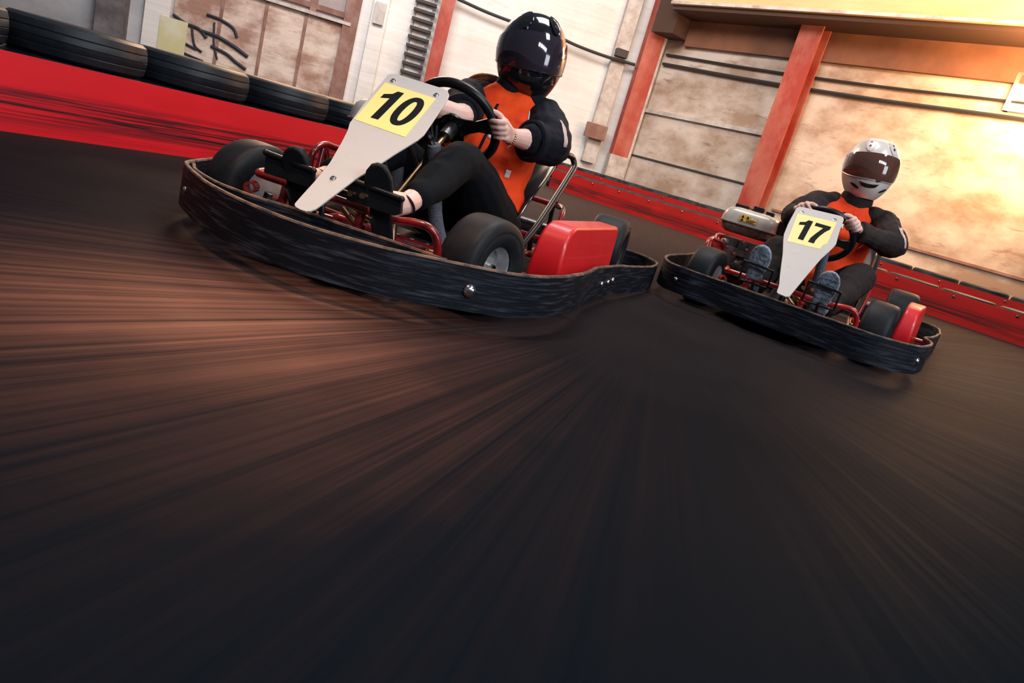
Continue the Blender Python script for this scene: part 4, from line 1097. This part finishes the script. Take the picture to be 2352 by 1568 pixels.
# sheet panel with window over it
o = left_box(6.25, 9.35, 0, 1.82, .0, .06).build('sheet_panel', 'plywood', None, smooth=False); tag(o, 'rust-stained sheet panelling below the window on the left wall', 'wall panel')
mb = MB()
for s in (6.95, 7.7, 8.5): q = left_box(s - .03, s + .03, 0, 1.8, .06, .08); mb.add(q.v, q.f)
mb.build('seam_strip', 'brown_steel', o, smooth=False)
o = left_box(6.18, 8.15, 1.80, 3.2, .0, .05).build('window_1', 'pane', None, smooth=False); tag(o, kind='structure')
mb = MB()
for s in (6.18, 6.85, 7.5, 8.15): q = left_box(s - .06, s + .06, 1.80, 3.2, .05, .12); mb.add(q.v, q.f)
q = left_box(6.18, 8.15, 1.88, 1.98, .05, .11); mb.add(q.v, q.f)
mb.build('window_frame', 'brown_steel', o, smooth=False)
left_box(6.1, 8.25, 1.76, 1.82, .0, .16).build('window_sill', 'frame_pale', o, smooth=False)
o = left_box(5.98, 6.25, 0, 7, .0, .14).build('steel_column', 'brown_steel', None, smooth=False); tag(o, 'rusty brown column at the right edge of the sheet panelling', 'column')
o = left_box(10.15, 10.6, 0, 7, .0, .35).build('pillar', 'dark_pillar', None, smooth=False); tag(o, 'dark grey pillar above the left tyre barrier', 'pillar')
o = left_box(9.4, 9.85, 0, 7, .0, .12).build('pilaster', 'wall_left', None, smooth=False); tag(o, 'whitewashed pilaster left of the yellow paint patch', 'pilaster')
o = left_box(9.05, 9.55, .1, .95, .12, .135).build('paint_patch', 'yellow_paint', None, smooth=False); tag(o, 'faded yellow paint patch beside the black graffiti', 'paint patch')
# graffiti strokes
mb = MB()
def gs(pts, r=.028): mb.tube([LW(s, z, .085) for s, z in cr2(pts)], r, 8, flat=1)
def cr2(p): return [(q.x, q.y) for q in cr([(a, b, 0) for a, b in p], 6)]
gs([(9.35, 1.02), (9.1, .93), (8.85, .90), (8.7, .78)]); gs([(9.4, .68), (9.1, .58), (8.85, .52)], .02); gs([(9.3, .45), (9.0, .38), (8.7, .34)], .02)
gs([(8.75, 1.20), (8.5, 1.18), (8.25, 1.10), (8.15, .95)], .026); gs([(8.8, .88), (8.5, .86), (8.2, .78), (7.9, .66)], .032)
gs([(8.6, .66), (8.3, .60), (8.1, .50), (7.9, .42)], .028); gs([(9.0, .95), (8.9, .6), (8.75, .5)], .02); gs([(8.6, 1.1), (8.55, .7), (8.45, .45)], .018)
o = mb.build('graffiti', 'graffiti', None); tag(o, 'black scrawled graffiti strokes on the sheet panelling', 'graffiti')
# horizontal fixtures of the right wall
def cable(name, pts, r, label, m='cable'):
    mb = MB(); mb.tube(cr(pts, 8), r, 8); o = mb.build(name, m, None); tag(o, label, 'cable'); return o
def sag(f, s0, s1, z0, z1, d, n=6, amp=.05): return [f(s0 + (s1 - s0) * i / n, z0 + (z1 - z0) * i / n - amp * abs(math.sin(PI * i / n * 2)), d) for i in range(n + 1)]
cable('cable', sag(RWp, .45, 14, 3.05, 2.93, .05), .022, 'upper black cable strung along the right wall')
cable('cable', sag(RWp, .45, 14, 2.86, 2.68, .06), .030, 'lower black cable strung along the right wall')
cable('cable', sag(LW, .32, 4.20, 2.70, 2.84, .22, 6, .05), .032, 'thick black cable sagging behind the black helmet')
o = right_box(.3, 3.4, 1.86, 1.94, .0, .06).build('trim_1', 'frame_pale', None, smooth=False); tag(o, kind='structure')
o = right_box(.3, 3.6, .94, .97, .0, .03).build('trim_2', 'dark_steel', None, smooth=False); tag(o, kind='structure')
o = right_box(3.9, 14, .62, .66, .0, .03).build('trim_3', 'brown_steel', None, smooth=False); tag(o, kind='structure')
o = right_box(.9, 3.1, 1.0, 2.55, .0, .05).build('sheet_panel', 'plywood2' if 'plywood2' in M else 'brown_wall', None, smooth=False) if 'brown_wall' in M else None
mb = MB()

# glowing window added to the right wall for the warm glow there
def emis(name, c, s):
    m, nt, b = new_mat(name); inp(b, 'Base Color', (*c, 1)); inp(b, 'Emission Color', (*c, 1)); inp(b, 'Emission Strength', s); return m
M['glow_pane'] = emis('added glowing pane', (1.0, .78, .42), 9)
wn = right_box(6.86, 9.4, 2.9, 3.36, .0, .05).build('glow_window', 'glow_pane', None, smooth=False); tag(wn, kind='structure')
mb = MB()
for (s0, s1, z0, z1) in ((6.80, 6.86, 2.85, 3.39), (9.4, 9.46, 2.85, 3.39), (6.80, 9.46, 2.85, 2.90), (6.80, 9.46, 3.36, 3.39), (8.25, 8.30, 2.9, 3.36)):
    q = right_box(s0, s1, z0, z1, .0, .10); mb.add(q.v, q.f)
mb.build('window_frame', 'frame_pale', wn, smooth=False)  # frame of the added glowing window

# ------------------------------------------------------------------ light
def area(name, loc, target, size, sy, power, col):
    l = bpy.data.lights.new(name, 'AREA'); l.shape = 'RECTANGLE'; l.size = size; l.size_y = sy; l.energy = power; l.color = col
    o = bpy.data.objects.new(name, l); COL.objects.link(o); o.location = loc
    o.rotation_euler = (V(target) - V(loc)).to_track_quat('-Z', 'Y').to_euler(); return o
w = bpy.data.worlds.new('world'); SC.world = w; w.use_nodes = True
bg = w.node_tree.nodes['Background']; bg.inputs['Color'].default_value = (.62, .70, .90, 1); bg.inputs['Strength'].default_value = .12
COOL = (.90, .95, 1.0); WARM = (1.0, .55, .22)
for i in range(5): area('skylight', (1.6 + i * .95, -2.2, 3.3), (0.2 + i * .1, 2.8, .5), .62, .8, 42, COOL)
area('high_window', (3.4, .4, 5.6), (.4, 2.8, .4), 1.4, 1.8, 130, COOL)
area('side_fill', (4.6, .2, 1.5), (1.3, 3.0, .1), 1.6, 1.0, 38, (.86, .90, 1))  # added low cool fill for the right faces of the bumpers
area('hall_light', (-2.5, 8, 6.5), (-3.5, 16, 1.8), 6, 2.5, 780, (1, .96, .93))
area('hall_light', (3.6, 9.6, 7.2), (4.6, 12.2, 2.0), 5, 1.2, 330, (1, .74, .52))
area('barrier_light', (0, 4, 5.0), (-2.0, 3.2, .2), 2.0, 2.0, 175, (1, .95, .95))
area('back_sun', (-3.2, 8.5, 3.6), (-.3, 2.6, .5), 1.2, 1.2, 190, (1, .62, .36))
area('back_sun', (6.2, 9.2, 3.4), (1.4, 3.6, .5), 1.6, 1.6, 115, (1, .60, .36))
area('wall_glow', (5.9, 9.6, 3.1), (6.2, 11.4, 3.3), 1.5, 1.2, 300, WARM)  # added warm lamp close to the wall, makes the glow on it
sp = bpy.data.lights.new('floor_spot', 'SPOT'); sp.energy = 420; sp.color = (1, .60, .40); sp.spot_size = math.radians(46); sp.spot_blend = 1; sp.shadow_soft_size = .15
so_ = bpy.data.objects.new('floor_spot', sp); COL.objects.link(so_); so_.location = (-1.5, .9, 3.4); so_.rotation_euler = (V((-.45, 1.22, 0)) - V((-1.5, .9, 3.4))).to_track_quat('-Z', 'Y').to_euler()
area('gallery_fill', (5.0, 7.6, 4.6), (4.6, 11.2, 4.5), 2.5, .8, 150, (1, .72, .42))  # added warm fill that brightens the gallery front

# ------------------------------------------------------------------ view
SC.view_settings.view_transform = 'Standard'; SC.view_settings.look = 'None'; SC.view_settings.gamma = 1; SC.view_settings.use_curve_mapping = False
SC.view_settings.exposure = 0
SC.cycles.use_denoising = True
SC.cycles.max_bounces = 8

# ------------------------------------------------------------------ every loose piece its own part
SPLIT = {'bracket', 'bar_stay', 'wheel_nut', 'bolt', 'brake_cable', 'tie_rod', 'strap', 'shoe_upper', 'plate_stay', 'seam_strip', 'warning_disc', 'warning_symbols', 'pedal', 'vent_slot', 'seat_frame', 'seat_stay', 'painted_base'}
def loose(me):
    p = list(range(len(me.vertices)))
    def find(a):
        while p[a] != a: p[a] = p[p[a]]; a = p[a]
        return a
    for e in me.edges:
        a, b = find(e.vertices[0]), find(e.vertices[1])
        if a != b: p[a] = b
    g = {}
    for f in me.polygons: g.setdefault(find(f.vertices[0]), []).append(f)
    return list(g.values())
for o in list(bpy.data.objects):
    if o.type != 'MESH' or o.name.split('.')[0] not in SPLIT or o.name.split('.')[0] in ('pedal', 'seat_frame', 'seat_stay'): continue
    comps = loose(o.data)
    if len(comps) < 2 or len(comps) > 24: continue
    me = o.data; sharp = {tuple(sorted(e.vertices)) for e in me.edges if e.use_edge_sharp}
    for c in comps:
        ids = sorted({i for f in c for i in f.vertices}); mp = {k: n for n, k in enumerate(ids)}
        nm = bpy.data.meshes.new(o.name.split('.')[0]); nm.from_pydata([tuple(me.vertices[i].co) for i in ids], [], [tuple(mp[i] for i in f.vertices) for f in c]); nm.update()
        for m_ in me.materials: nm.materials.append(m_)
        for pf, f in zip(nm.polygons, c): pf.use_smooth = f.use_smooth
        inv = {n: k for k, n in mp.items()}
        for e in nm.edges:
            if tuple(sorted((inv[e.vertices[0]], inv[e.vertices[1]]))) in sharp: e.use_edge_sharp = True
        q = bpy.data.objects.new(o.name.split('.')[0], nm); COL.objects.link(q); q.parent = o.parent
        for md in o.modifiers:
            if md.type == 'BEVEL':
                n2 = q.modifiers.new('bevel', 'BEVEL'); n2.width = md.width; n2.segments = md.segments; n2.limit_method = md.limit_method; n2.angle_limit = md.angle_limit
    for ch in list(o.children): ch.parent = o.parent
    bpy.data.objects.remove(o)
